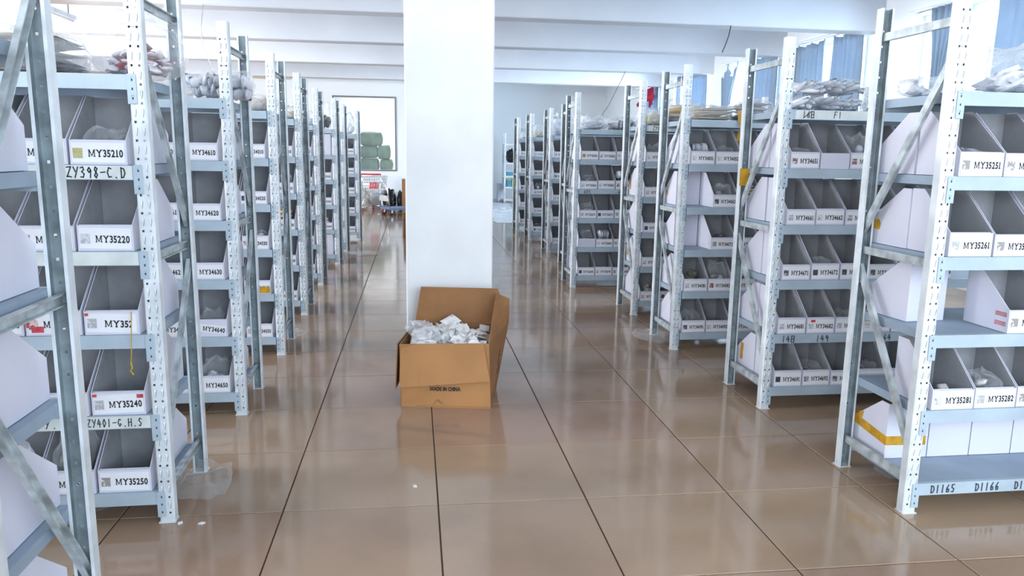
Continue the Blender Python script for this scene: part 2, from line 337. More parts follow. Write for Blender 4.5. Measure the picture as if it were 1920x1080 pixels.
# pillar
PX0, PX1, PY = -.012, .513, 4.58
struct('pillar', MB().cbox((PX0, PY, -.05), (PX1, PY+.52, ZC+.1), .008).mesh('pillar', 'pillar'))

# windows and curtains on the right wall
def curtain(y0, y1, z0, z1, label, folds, seed, x=WX-.08, sag=0, gather=None):
    rnd = random.Random(seed); mb = MB(); nu = folds*6+1; nv = 14
    ph = [rnd.uniform(-.5, .5) for _ in range(nu)]
    for j in range(nv+1):
        t = j/nv
        for i in range(nu):
            u = i/(nu-1); yy = y0+(y1-y0)*u
            if gather: yy = yy+(gather-yy)*.55*math.sin(math.pi*min(1, t*1.0))**1.5
            zt = z1-sag*math.sin(math.pi*((u*folds/3) % 1))*1.0
            z = zt+(z0-zt)*t
            a = .028+.012*t
            mb.v.append((x+a*math.sin(2*math.pi*folds*u+ph[i]*.8)+.01*noise.noise(Vector((yy*3, z*2, seed))), yy, z))
    for j in range(nv):
        for i in range(nu-1): mb.f.append((j*nu+i, j*nu+i+1, (j+1)*nu+i+1, (j+1)*nu+i)); mb.m.append(0)
    o = obj('curtain', mb.mesh('curtain', 'curtain', True)); md = o.modifiers.new('thick', 'SOLIDIFY'); md.thickness = .003
    return tag(o, label, 'curtain', 'grey blue window curtains')
for n, (a, b) in enumerate(WIN):
    w = struct('window_%d' % (n+1), MB().box((WX+.06, a, .9), (WX+.12, a+.06, 3.02)).box((WX+.06, b-.06, .9), (WX+.12, b, 3.02)).box((WX+.06, a+.06, 2.96), (WX+.12, b-.06, 3.02)).box((WX+.06, a+.06, .9), (WX+.12, b-.06, .96)).mesh('window_frame', 'window_frame'))
    k = 2 if b-a < 2.5 else 3
    for q in range(1, k):
        yy = a+(b-a)*q/k; obj('mullion', MB().cbox((WX+.06, yy-.025, .96), (WX+.12, yy+.025, 2.96), .004).mesh('mullion', 'window_frame'), w)
    for q in range(k):
        obj('pane', MB().box((WX+.088, a+.06+(b-a-.12)*q/k, .96), (WX+.092, a+.06+(b-a-.12)*(q+1)/k, 2.96)).mesh('pane', 'pane'), w)
    tag(obj('curtain_rod', MB().tube([(WX-.08, a-.12, 3.07), (WX-.08, b+.12, 3.07)], .014, 8).box((WX-.09, a-.06, 3.055), (WX, a-.04, 3.085)).box((WX-.09, b+.04, 3.055), (WX, b+.06, 3.085)).mesh('curtain_rod', 'white_paint')),
        'thin white curtain rod above the %s window on the curtained wall' % ['first', 'second', 'third', 'fourth', 'fifth'][n], 'rod', 'curtain rods')
curtain(7.68, 8.2, 1.5, 3.05, 'narrow blue curtain at the far side of the first window, behind the front rack', 5, 1, gather=8.0)
curtain(5.35, 7.2, 1.5, 3.05, 'wide pale blue curtain at the near side of the first window', 8, 2)
curtain(10.45, 11.3, 1.5, 3.04, 'creased grey blue curtain, far half of the second window', 7, 3, sag=.05)
curtain(9.5, 10.2, 1.5, 3.04, 'grey blue curtain, near half of the second window', 6, 4, sag=.04)
curtain(13.35, 14.0, 1.5, 3.06, 'torn drooping blue curtain at far side of the third window', 5, 5, sag=.25, gather=13.8)
curtain(11.85, 12.65, 1.5, 3.04, 'straight hanging blue curtain at near side of third window', 6, 6, sag=.05)
curtain(14.75, 15.75, 1.5, 3.0, 'striped looking pleated curtain at near side of the fourth window', 9, 7)
curtain(16.2, 16.4, 1.5, 3.06, 'narrow bunched dark curtain in middle of the fourth window', 2, 8)
curtain(17.7, 18.9, 1.5, 2.95, 'dark teal curtain under the red fringe at the fifth window', 5, 9)
rf = MB()
for k in range(9): rf.tube([(WX-.19, 17.75+k*.12, 2.95), (WX-.19+.02*math.sin(k), 17.76+k*.12, 2.9-.25-.1*(k % 3))], [.02, .03], 6)
rf.tube([(WX-.20, 17.7, 2.75), (WX-.20, 18.3, 2.70), (WX-.20, 18.85, 2.6)], [.05, .06, .05], 8)
tag(obj('red_fringe', rf.mesh('red_fringe', 'red_cloth', True)), 'dark red fringed cloth hanging at top of the far teal curtain', 'decoration')
tag(obj('red_bow', MB().tube([(WX-.085, 15.95, 3.05), (WX-.1, 16.0, 2.93), (WX-.085, 16.06, 3.05)], [.02, .035, .02], 6).tube([(WX-.1, 16.0, 2.93), (WX-.1, 16.01, 2.8)], .014, 6).mesh('red_bow', 'red_cloth', True)), 'tiny red ribbon bow hung at the bright fourth window', 'decoration')

# ------------------------------------------------------------------ rack parts (shared mesh data)
H = 2.0; DEP = .5; PW = .027; PITCHZ = .0625
LEV = [.124, .426, .728, 1.03, 1.33, 1.635]
def post_mesh(detail):
    mb = MB(); w = .0215; cs = [-w, -.0162, -.0088, .0088, .0162, w]
    zs = [0]; holes = []
    n = 31
    for i in range(n):
        z = .04+i*PITCHZ; zs += [z-.004, z+.004]; holes.append(len(zs)-2)
    zs.append(H)
    if detail:
        base = len(mb.v)
        for z in zs:
            for x in cs: mb.v.append((x, 0, z))
        for r in range(len(zs)-1):
            for c in range(5):
                if r in holes and c in (1, 3): continue
                A = base+r*6+c; mb.f.append((A, A+1, A+7, A+6)); mb.m.append(0)
        for i in range(n-1):       # pressed teardrop tongues and the open slit beside each
            zc = .04+(i+.5)*PITCHZ
            for sgn in (-1, 1):
                x = sgn*.0125
                ring = [(x-.005, zc+.010), (x, zc+.016), (x+.005, zc+.010), (x+.004, zc), (x+.0012, zc-.015), (x-.0012, zc-.015), (x-.004, zc)]
                k = len(mb.v); mb.v.extend([(a, -.0002, b) for a, b in ring]); mb.v.append((x, -.0032, zc+.004))
                for q in range(7): mb.f.append((k+q, k+(q+1) % 7, k+7)); mb.m.append(0)
                e = -1 if sgn > 0 else 1
                e = 1
                pts = [(x+e*.0045, zc+.012), (x+e*.0052, zc+.004), (x+e*.0035, zc-.006), (x+e*.0018, zc-.015)]
                for (a, b), (c_, d) in zip(pts, pts[1:]):
                    k = len(mb.v); t = .0006; mb.v += [(a-t, -.0009, b), (a+t, -.0009, b), (c_+t, -.0009, d), (c_-t, -.0009, d)]; mb.f.append((k, k+3, k+2, k+1)); mb.m.append(1)
    else:
        mb.add([(-w, 0, 0), (w, 0, 0), (w, 0, H), (-w, 0, H)], [(0, 1, 2, 3)])
    for s in (-1, 1):
        prof = [(s*w, 0), (s*PW, .0055), (s*PW, .042), (s*(PW-.009), .042)]
        for (a, b), (c, d) in zip(prof, prof[1:]):
            q = [(a, b, 0), (c, d, 0), (c, d, H), (a, b, H)]; mb.add(q, [(0, 1, 2, 3) if s > 0 else (3, 2, 1, 0)])
    if detail:      # inner face of the pressed sheet, channel shade painted in, with the same holes
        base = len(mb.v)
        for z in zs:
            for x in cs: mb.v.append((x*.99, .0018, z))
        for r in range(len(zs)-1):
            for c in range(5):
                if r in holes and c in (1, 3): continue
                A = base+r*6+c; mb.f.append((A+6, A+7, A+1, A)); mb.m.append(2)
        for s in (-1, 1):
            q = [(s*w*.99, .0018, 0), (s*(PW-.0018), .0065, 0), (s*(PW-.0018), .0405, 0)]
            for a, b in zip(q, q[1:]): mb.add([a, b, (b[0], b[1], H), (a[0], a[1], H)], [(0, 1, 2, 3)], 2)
    # foot plate
    mb.box((-PW-.003, -.004, 0), (PW+.003, .046, .004))
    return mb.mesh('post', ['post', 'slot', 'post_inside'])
POST = post_mesh(True)
UPROF = [(-.016, -.008), (.016, -.008), (.016, .008), (.0125, .008), (.0125, -.005), (-.0125, -.005), (-.0125, .008), (-.016, .008)]
def bar(p0, p1):
    return MB().sweep(UPROF, p0, p1, (1, 0, 0)).mesh('brace', 'brace')
yA, yB = .012, DEP-.012
BR = {'top': bar((0, yA, 1.885), (0, yB, 1.885)), 'mid': bar((0, yA, 1.0), (0, yB, 1.0)), 'low': bar((0, yA, .135), (0, yB, .135)),
      'd1': bar((0, yA, 1.80), (0, yB, 1.08)), 'd2': bar((0, yB, .93), (0, yA, .21)), 'e1': bar((0, yB, 1.80), (0, yA, 1.08)), 'e2': bar((0, yA, .93), (0, yB, .21))}
RL = 2.0
BPROF = [(0, 0), (0, .05), (.018, .05), (.018, .036), (.034, .036), (.034, 0)]
def beam_mesh(m):   # along +x from 0; front face at y=0, top at z=0
    mb = MB(); x0, x1 = PW, RL-PW
    vs = [(x0, a, b-.05) for a, b in BPROF]+[(x1, a, b-.05) for a, b in BPROF]; n = 6
    mb.add(vs, [((i+1) % n, i, n+i, n+(i+1) % n) for i in range(n)]+[tuple(range(n)), tuple(range(2*n-1, n-1, -1))])
    return mb.mesh('beam', m)
BEAM = beam_mesh('beam')
def conn_mesh():   # end plate hooked on the post face, in front of it: x 0.004..PW+.006
    mb = MB(); mb.cbox((.001, -.0048, -.098), (PW+.004, -.0018, .002), .001)
    mb.box((PW-.001, -.0048, -.098), (PW+.004, .03, .002))
    for z in (-.018, -.048, -.079): mb.add([(.0115, -.0051, z-.004), (.0165, -.0051, z-.004), (.0165, -.0051, z+.004), (.0115, -.0051, z+.004)], [(0, 1, 2, 3)], 1)
    for z in (-.018, -.079): mb.tube([(.009, -.005, z+.009), (.014, -.007, z+.011), (.0185, -.005, z+.007)], .0011, 5)
    return mb.mesh('connector', ['beam', 'slot'])
CONN = conn_mesh()
def shelf_mesh():
    mb = MB(); x0, x1 = PW+.001, RL-PW-.001
    mb.box((x0, .0185, -.014), (x1, DEP-.0185, -.001))
    for k in range(3): mb.box((x0+.2, .1+k*.13, -.026), (x1-.2, .14+k*.13, -.014))
    for x in (x0, x1-.002): mb.box((x, .036, -.036), (x+.002, DEP-.036, -.014))
    return mb.mesh('shelf_panel', 'shelf')
SHELF = shelf_mesh()
ORD = ['first', 'second', 'third', 'fourth', 'fifth', 'sixth', 'seventh', 'eighth', 'ninth', 'tenth']
TIER = ['top', 'second', 'third', 'fourth', 'bottom']
def rack(x, y, sd, label, mirror=False, far_end=True):
    """x = centre of the aisle-side posts, y = front face, sd = +1 runs to +x, -1 runs to -x"""
    r = thing('storage_rack', label, 'rack', (x, y, 0), 0, 'steel racks along the aisle')
    for xx in ((0, sd*RL) if far_end else (0,)):
        obj('post', POST, r, (xx, 0, 0)); obj('post', POST, r, (xx, DEP, 0), (0, 0, math.pi))
        for k in ('top', 'mid', 'low')+(('e1', 'e2') if mirror else ('d1', 'd2')): obj('brace', BR[k], r, (xx, 0, 0))
    for z in LEV:
        obj('beam', BEAM, r, (0 if sd > 0 else -RL, .001, z)); obj('beam', BEAM, r, (RL if sd > 0 else 0, DEP-.001, z), (0, 0, math.pi))
        obj('shelf_panel', SHELF, r, (0 if sd > 0 else -RL, 0, z))
        if sd > 0:
            obj('connector', CONN, r, (0, 0, z)); c = obj('connector', CONN, r, (0, DEP, z)); c.rotation_euler = (0, 0, 0); c.scale = (1, -1, 1)
        else:
            c = obj('connector', CONN, r, (0, 0, z)); c.scale = (-1, 1, 1); c = obj('connector', CONN, r, (0, DEP, z)); c.scale = (-1, -1, 1)
    return r

# ------------------------------------------------------------------ bins
BD, BH = .238, .246
_bins = {}
def bin_mesh(w, lip=.086, var=0):
    k = (round(w, 3), round(lip, 3), var)
    if k in _bins: return _bins[k]
    t = .003; mb = MB(); rnd = random.Random(hash(k) % 9999); h = BH-rnd.uniform(0, .006)
    f = .058+rnd.uniform(-.01, .012)
    side = [(0, 0), (BD, 0), (BD, h), (BD-f, h), (0, lip)]      # y (0 = front), z
    for sx, d in ((0, t), (w, -t)):
        P = [(sx, a, b) for a, b in side]
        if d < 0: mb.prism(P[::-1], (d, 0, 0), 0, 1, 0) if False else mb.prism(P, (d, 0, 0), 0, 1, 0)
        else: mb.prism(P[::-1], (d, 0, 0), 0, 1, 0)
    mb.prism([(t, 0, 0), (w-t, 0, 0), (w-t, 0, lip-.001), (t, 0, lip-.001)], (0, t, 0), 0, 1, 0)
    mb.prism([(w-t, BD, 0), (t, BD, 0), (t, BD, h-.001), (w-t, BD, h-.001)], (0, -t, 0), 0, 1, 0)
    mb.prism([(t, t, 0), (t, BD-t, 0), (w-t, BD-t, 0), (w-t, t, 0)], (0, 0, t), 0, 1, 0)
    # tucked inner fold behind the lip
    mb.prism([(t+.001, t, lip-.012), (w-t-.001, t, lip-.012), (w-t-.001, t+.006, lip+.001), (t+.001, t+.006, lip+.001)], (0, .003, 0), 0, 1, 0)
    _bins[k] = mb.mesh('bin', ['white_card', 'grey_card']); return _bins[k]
_lab = {}
def label_mesh(w, h):
    k = (round(w, 3), round(h, 3))
    if k not in _lab:
        mb = MB(); mb.box((-w/2, -.0012, -h/2), (w/2, 0, h/2)); _lab[k] = mb.mesh('label_paper', 'paper')
    return _lab[k]
_ph = {}
def photo_mesh(m, s=.026):
    if (m, s) not in _ph: _ph[m, s] = MB().box((-s/2, -.0006, -s*.55), (s/2, 0, s*.55)).mesh('product_photo', m)
    return _ph[m, s]
def make_bin(x0, y, z, w, label, code=None, photo='photo', rear=False, lip=.086, paper=True, tilt=None, tape=None, rz=0, stamp=False, var=0, tlen=None):
    """x0 = smaller x edge; y = front face (rear: back end faces the camera)"""
    if rear: b = obj('parts_bin', bin_mesh(w, .112, var), None, (x0+w, y, z), (0, 0, math.pi+rz))
    else: b = obj('parts_bin', bin_mesh(w, lip, var), None, (x0, y, z), (0, 0, rz))
    tag(b, label, 'bin', 'white cardboard parts bins')
    if code:
        b['code'] = int(code[2:]) if len(code) == 7 else 35230
        rnd = random.Random(code); ti = rnd.uniform(-.015, .015) if tilt is None else tilt
        lh = lip*.80; lw = w*.93
        if paper:
            lh = lh*.6 if abs(ti) > .1 else lh
            p = obj('label_paper', label_mesh(lw, lh), b, (w/2, -.0004, lip*.49), (0, ti, 0))
        else: p = obj('label_paper', label_mesh(w*.62, lh*.72), b, (w*.6, -.0004, lip*.52), (0, ti, 0))
        tw = min(tlen or .145, lw*.66); off = lw*.14 if paper else 0
        obj('printed_code', text_mb(code, .0245, tw).mesh('printed_code', 'ink'), p, (off, -.0016, -.002))
        if photo and paper: obj('product_photo', photo_mesh(photo, min(.034, w*.17)), p, (-lw*.385, -.0014, -.002))
        if not paper and photo: obj('product_photo', photo_mesh(photo, min(.034, w*.17)), b, (w*.13, -.0008, lip*.5))
    if stamp:
        mb = MB(); rnd = random.Random(stamp)
        for zz in (.062, .025):
            for k in range(9):
                for j in range(3): a = .012+k*.0065; mb.add([(-.0006, a, zz+j*.006), (-.0006, a+.005, zz+j*.006), (-.0006, a+.005, zz+j*.006+.0042), (-.0006, a, zz+j*.006+.0042)], [(0, 3, 2, 1)])
        obj('red_sticker', mb.mesh('red_sticker', 'red_ink'), b)
    if tape == 'lip':
        obj('yellow_tape', MB().box((.004, -.0022, .006), (w-.004, -.0008, lip*.52)).mesh('yellow_tape', 'yellow_tape'), b)
    elif tape == 'side':    # on the side panel that faces the aisle end
        X = (w+.0004) if rear else -.0016
        obj('yellow_tape', MB().prism([(X, .05, .05), (X, .085, .05), (X, .09, .15), (X, .055, .155)], (.0012, 0, 0)).mesh('yellow_tape', 'yellow_tape'), b)
    elif tape == 'patch':
        X = (w+.0004) if rear else -.0016
        obj('yellow_tape', MB().prism([(X, .012, .062), (X, .055, .060), (X, .06, .085), (X, .045, .104), (X, .012, .098)], (.0012, 0, 0)).mesh('yellow_tape', 'yellow_tape'), b)
    elif tape == 'round':
        X = w+.0004
        obj('yellow_tape', MB().prism([(X, -.001, .085), (X, BD, .06), (X, BD, .10), (X, -.001, .125)], (.0012, 0, 0)).prism([(w+.001, BD+.0004, .06), (.01, BD+.0004, .055), (.01, BD+.0004, .095), (w+.001, BD+.0004, .10)], (0, .0012, 0))
            .prism([(X, .0, .10), (X, .055, .10), (X, .07, .155), (X, .04, .145)], (.0014, 0, 0)).mesh('yellow_tape', 'yellow_tape'), b)
    return b

# ------------------------------------------------------------------ plastic bags and packets
def crumple(w, d, h, seed, amp=.18, nu=26, nv=12, flat=.6, sq=.55):
    mb = MB(); rows = []
    def sp(a): return math.copysign(abs(a)**sq, a)
    for j in range(nv+1):
        ph = -math.pi/2+math.pi*j/nv
        for i in range(nu):
            th = 2*math.pi*i/nu
            x = sp(math.cos(th))*abs(math.cos(ph))**flat*w/2; y = sp(math.sin(th))*abs(math.cos(ph))**flat*d/2
            z = (math.sin(ph)*.5+.5)*h
            p = Vector((x/w*5+seed*3.1, y/d*4+seed*1.7, z/h*2.5+seed))
            k = noise.noise(p)*amp+abs(noise.noise(p*2.7))*amp*.9-abs(noise.noise(p*5.3))*amp*.45
            sc = 1+k
            zz = z*(1+k*1.5*(z/h)) if z > 0 else 0
            mb.v.append((max(-w*.53, min(w*.53, x*sc)), max(-d*.53, min(d*.53, y*sc)), max(0, zz)))
    for j in range(nv):
        for i in range(nu): mb.f.append((j*nu+i, j*nu+(i+1) % nu, (j+1)*nu+(i+1) % nu, (j+1)*nu+i)); mb.m.append(0)
    return mb
_pk = {}
def packet_mesh(m, kind):
    if (m, kind) in _pk: return _pk[m, kind]
    bm = bmesh.new()
    if kind == 'pillow':
        bmesh.ops.create_grid(bm, x_segments=5, y_segments=5, size=.5)
        top = [v for v in bm.verts]; ret = bmesh.ops.duplicate(bm, geom=bm.verts[:]+bm.edges[:]+bm.faces[:]); low = [g for g in ret['geom'] if isinstance(g, bmesh.types.BMVert)]
        for vs, s in ((top, 1), (low, -1)):
            for v in vs:
                e = max(0, (1-abs(v.co.x*2)**2.5))*max(0, (1-abs(v.co.y*2)**2.5)); v.co.z = s*.5*e**.6*(1+.35*noise.noise(v.co*4))
        bmesh.ops.reverse_faces(bm, faces=[f for f in bm.faces if all(v in set(low) for v in f.verts)])
        bmesh.ops.remove_doubles(bm, verts=bm.verts[:], dist=.0005)
    else:
        bmesh.ops.create_icosphere(bm, subdivisions=2, radius=.5)
        for v in bm.verts: v.co *= 1+.45*noise.noise(v.co*3.1)
    me = bpy.data.meshes.new('packet'); bm.to_mesh(me); bm.free(); me.materials.append(M[m]); _pk[m, kind] = me
    if kind == 'pillow': me.polygons.foreach_set('use_smooth', [True]*len(me.polygons))
    return me
def put(t, me, p, r, sc, zmin=.005):
    from mathutils import Euler
    R_ = Euler(r).to_matrix()
    lo = min((R_ @ Vector((c[0]*sc[0], c[1]*sc[1], c[2]*sc[2]))).z for c in [(v.co.x, v.co.y, v.co.z) for v in me.vertices])
    return obj('packet', me, t, (p[0], p[1], max(p[2], zmin-lo)), r, sc)
def bag(name, label, cat, loc, w, d, h, fill, style, n, seed, film='film', rz=0, group='plastic bags of goods on the racks', amp=.16, fillh=.8):
    rnd = random.Random(seed)
    t = thing(name, label, cat, loc, rz, group)
    if film: obj('film', crumple(w, d, h, seed % 50, amp).mesh('film', film), t, (0, 0, .004))
    if style == 'rows':
        k = max(3, n//2)
        for lay in range(2):
            for i in range(k):
                put(t, packet_mesh(fill, 'pillow'), (-w*.42+w*.84*(i+.5)/k, rnd.uniform(-.1, .1)*d, h*fillh*(.25+.5*lay)+.006), (math.pi/2+rnd.uniform(-.25, .25), rnd.uniform(-.2, .2), math.pi/2+rnd.uniform(-.3, .3)), (d*.7, h*fillh*.48, w/k*1.1))
    elif style == 'layers':
        for i in range(n):
            put(t, packet_mesh(fill, 'pillow'), (rnd.uniform(-.04, .04)*w, rnd.uniform(-.05, .05)*d, .012+h*fillh*(i+.4)/n), (rnd.uniform(-.06, .06), rnd.uniform(-.08, .08), rnd.uniform(-.1, .1)), (w*.84, d*.8, h*fillh/n*1.5))
    else:
        for i in range(n):
            s = rnd.uniform(.75, 1.2); big = .32 if n < 30 else .19 if n < 60 else .13; ps = (w*big*s, d*big*s, h*.26*s*(1 if n < 30 else .55 if n < 60 else .3)) if style == 'heap' else (min(w, d)*.34*s,)*3
            r = math.sqrt(rnd.random()); a = rnd.uniform(0, 6.28); zz = .15*h+h*fillh*.62*rnd.random()*(1-.55*r)
            put(t, packet_mesh(fill, 'pillow' if style == 'heap' else 'lump'), (math.cos(a)*r*w*.31, math.sin(a)*r*d*.30, zz), (rnd.uniform(-.6, .6), rnd.uniform(-.6, .6), rnd.uniform(0, 3.1)), ps)
    return t

# ------------------------------------------------------------------ the racks of each row
LX = [(-.893, 1.60), (-.908, 2.804), (-.884, 3.993), (-.870, 5.204), (-.882, 6.506), (-.908, 7.992), (-.863, 9.469), (-.861, 10.687), (-.765, 12.085)]
RX = [(1.968, 2.570), (1.968, 3.824), (1.910, 5.121), (1.966, 6.305), (1.722, 7.703), (1.960, 9.122), (1.982, 10.511), (1.969, 12.101), (1.967, 13.544)]
L_CODE = [None, 35210, 34610, 34010, 33410, 33010, 32510, 32110, 31910]
R_CODE = [35251, 34651, 34051, 33451, 32651, 32251, 32051, 31651, 31051]
L_NAME = ['front rack left of pillar, cut by the picture edge']+['%s rack left of pillar' % o for o in ORD[1:9]]
R_NAME = ['%s rack right of pillar' % o for o in ORD[:9]]
LR, RR = [], []
for i, (x, y) in enumerate(LX):
    extra = ['seen end-on with bins side-on', 'holding bins MY35210 to MY35250', 'holding bins MY34610 to MY34650', 'holding bins MY34010 to MY34050', 'beside the orange packed bins', 'with plain topped load', 'with dark green bag on top', 'narrow gap behind the green-bag rack', 'nearest the shopping cart'][i]
    LR.append(rack(x, y, -1, 'steel rack, %s left of the pillar, %s' % (ORD[i], extra), mirror=(i == 0)))
for i, (x, y) in enumerate(RX):
    extra = ['with D1165 on its bottom beam', 'holding bins MY34651 to MY34694', 'holding bins MY34051 to MY34092', 'with a yellow bag on top', 'standing further into the aisle', 'half hidden behind the protruding rack', 'before the last two', 'next to last', 'by the white corner shelf'][i]
    RR.append(rack(x, y, 1, 'steel rack, %s right of the pillar, %s' % (ORD[i], extra)))
TZ = [1.33, 1.03, .728, .426, .124]
def jit(s, a): return random.Random(s).uniform(-a, a)
# --- left row: bins run away from the aisle towards -x
LW = {1: .192, 2: .186, 3: .18}
goods_at = []
for i, (x, y) in enumerate(LX):
    nb = [0, 3, 3, 3, 2, 2, 2, 2, 2][i]
    for t in range(5):
        z = TZ[t]+.001; w = LW.get(i, .175)
        edge = x-PW-.006
        # rear-facing bin at the aisle end
        rlab = 'back-facing white cardboard bin, %s tier, aisle end of %s' % (TIER[t], L_NAME[i])
        if i == 0:
            for k in range(2):
                make_bin(edge-.02-(k+1)*.195, y+DEP-.012, z, .19, ('back-facing white bin, %s tier of front left rack, %s in from aisle' % (TIER[t], ORD[k])), rear=True, var=t)
            make_bin(edge-.02-.195, y+.012, z, .19, 'front-facing white cardboard bin, %s tier of front left rack' % TIER[t], var=t+5)
        else:
            make_bin(edge-.015-w, y+DEP-.012+.004, z, w-.004, rlab, rear=True, var=(i+t) % 4)
        for k in range(nb):
            x0 = edge-.012-(k+1)*w-(.003 if k else 0)
            code = L_CODE[i]+t*10-k
            ph = ['photo', 'photo_dark', 'photo', 'photo_red', 'photo_gold'][(i*3+t*2+k) % 5]
            legible = (i in (1, 2, 3) and k == 0) or (i == 1 and k == 1 and t < 2)
            lb = ('white cardboard bin coded MY%d, %s tier of %s' % (code, TIER[t], L_NAME[i])) if legible else ('white cardboard bin, %s tier of %s, %s from the aisle' % (TIER[t], L_NAME[i], ORD[k]))
            kw = dict(rz=jit(code, .008), tilt=None, photo=ph, lip=.088+jit(code+1, .004))
            if i == 1 and k == 0: kw['photo'] = ['photo_gold', 'photo', 'photo', 'photo', 'photo'][t]; kw['tilt'] = [.0, .02, .03, -.03, .015][t]
            if i == 2 and t == 3 and k == 0: kw['tilt'] = .13; kw['photo'] = None
            if i == 3 and t == 3 and k == 0: kw['tape'] = 'lip'
            txt = 'MY%d' % code
            if i == 1 and t == 2 and k == 0: txt = 'MY352'; kw['tlen'] = .096
            if i == 1 and k >= 1 and t >= 2: kw['photo'] = 'photo_red'
            if i == 6 and t in (0, 4) and k == 0:
                make_bin(x0, y+BD+.012, z, w-.006, 'white bin turned back to front, %s tier of %s' % (TIER[t], L_NAME[i]), rear=True); continue
            b = make_bin(x0, y+.008+abs(jit(code+2, .006)), z, w-.007, lb, txt, var=(code) % 5, **kw)
            goods_at.append(('L', i, t, k, x0+w/2, y+.13, z, w))
# --- right row
RW = [.186, .17, .182, .18, .186, .18, .18, .18, .18]
for i, (x, y) in enumerate(RX):
    nb = [4, 6, 4, 3, 4, 2, 2, 2, 2][i]
    for t in range(5):
        z = TZ[t]+.001; w = RW[i]; edge = x+PW+.006
        rl = 'back-facing white cardboard bin, %s tier, aisle end of %s' % (TIER[t], R_NAME[i])
        tp = {(0, 1): 'patch', (1, 4): 'side', (3, 1): 'side', (3, 3): 'side', (2, 1): 'patch'}.get((i, t))
        if i == 0 and t == 4:
            for k in range(4):
                make_bin(edge+.012+k*.2, y+DEP-.01, z, .195, ['back-facing white bin wrapped in yellow tape, bottom tier of front right rack', 'plain white back of a bin, bottom tier of front right rack, second from aisle', 'plain white back of a bin, bottom tier of front right rack, third from aisle', 'plain white back of a bin, bottom tier of front right rack, fourth from aisle'][k], rear=True, tape='round' if k == 0 else None, var=k)
            continue
        if not (i == 0 and t == 3): make_bin(edge+.01, y+DEP-.008, z, w-.004, rl, rear=True, tape=tp, var=(i+t) % 4, rz=(.10 if (i == 0 and t == 2) else 0))
        if i in (0, 1, 2) and not (i == 0 and t == 2): make_bin(edge+.012+w, y+DEP-.008, z, w-.004, 'back-facing white cardboard bin, %s tier of %s, second from the aisle' % (TIER[t], R_NAME[i]), rear=True, var=(i+t+1) % 4)
        for k in range(nb):
            if i == 0 and t == 2 and k == 0: continue
            if i == 2 and t in (1, 2) and k == 0: continue
            x0 = edge+.016+k*w
            if i == 0 and t == 2: x0 += .10
            code = R_CODE[i]+t*10+k
            ph = ['photo_red', 'photo', 'photo', 'photo_dark', 'photo'][(i*2+t+k*3) % 5]
            if i == 0: ph = 'photo'
            if i == 1: ph = ['photo_red', 'photo', 'photo_dark', 'photo', 'photo_dark'][t]
            if i == 4 and k == 0: ph = ['photo_gold', 'photo', 'photo', 'photo', 'photo_dark'][t]
            legible = (i == 0 and k < 2 and t != 2) or (i == 1 and k < 3) or (i == 2 and k < 2) or (i == 2 and k == 2 and t == 1) or (i == 4 and k < 2)
            lb = ('white cardboard bin coded MY%d, %s tier of %s' % (code, TIER[t], R_NAME[i])) if legible else ('white cardboard bin, %s tier of %s, %s from the aisle' % (TIER[t], R_NAME[i], ORD[k]))
            kw = dict(rz=jit(code, .008), photo=ph, lip=.086+jit(code+1, .004))
            txt = 'MY%d' % code
            if i == 0 and t == 2: kw['stamp'] = 3; kw['rz'] = .0; txt = 'MY35272' if k == 1 else txt
            if (i, t, k) in ((1, 0, 1),): txt = None
            if i == 0 and t == 3: kw['lip'] = .080
            if i == 4 and t == 3 and k == 0: txt = None
            make_bin(x0, y+.008+abs(jit(code+2, .006)), z, w-.007, lb, txt, var=code % 5, **kw)
            goods_at.append(('R', i, t, k, x0+w/2, y+.13, z, w))

# ------------------------------------------------------------------ writing and tape on the racks
def note(r, x, z, w, txt, h, paper=True, tape_h=.046, off=0, nm='paper_tape', cw=.46, gap=.28):
    if paper: p = obj(nm, MB().box((-w/2, -.001, -tape_h/2), (w/2, 0, tape_h/2)).mesh(nm, 'taped_paper'), r, (x, .0006, z-.025))
    else: p = r
    if txt:
        o = obj('handwriting', hand_mb(txt, h, cw, gap).mesh('handwriting', 'marker'), p, (off, -.0016, 0) if paper else (x, -.0012, z-.025))
    return p
l1 = LR[1]
p = note(l1, -.325, 1.33, .58, 'ZY398-C.D', .037, off=.172)
note(l1, -.325, 1.03, .58, None, .03)
p = note(l1, -.325, .426, .58, 'ZY40[-G.H.S', .030, off=.166)
obj('handwriting', hand_mb('Z0[-Y.', .030).mesh('handwriting', 'marker'), p, (-.10, -.0016, 0))
r2 = RR[1]
note(r2, .30, 1.635, .50, None, .03)
obj('handwriting', hand_mb('16q', .034, .55, .25).mesh('handwriting', 'marker'), r2, (.12, -.0016, 1.612)); obj('handwriting', hand_mb('/', .036, 1.6).mesh('handwriting', 'marker'), r2, (.115, -.0017, 1.611))
obj('handwriting', hand_mb('F1', .032, .6).mesh('handwriting', 'marker'), r2, (.285, -.0016, 1.612))
for xx, tx in ((.108, '14q'), (.31, '149'), (.70, '64')): obj('handwriting', hand_mb(tx, .036, .6, .25).mesh('handwriting', 'marker'), r2, (xx, -.0012, .401))
r1 = RR[0]
for xx, tx in ((.135, 'D1165'), (.33, 'D1166'), (.505, 'D1167')): obj('handwriting', hand_mb(tx, .033, .55, .22).mesh('handwriting', 'marker'), r1, (xx, -.0012, .099))
note(RR[3], .15, 1.635, .2, 'ZYX', .036, off=-.03)
for xx, tx in ((.12, '605'), (.46, '6')): obj('handwriting', hand_mb(tx, .036, .6, .2).mesh('handwriting', 'marker'), RR[4], (xx, -.0012, 1.005))
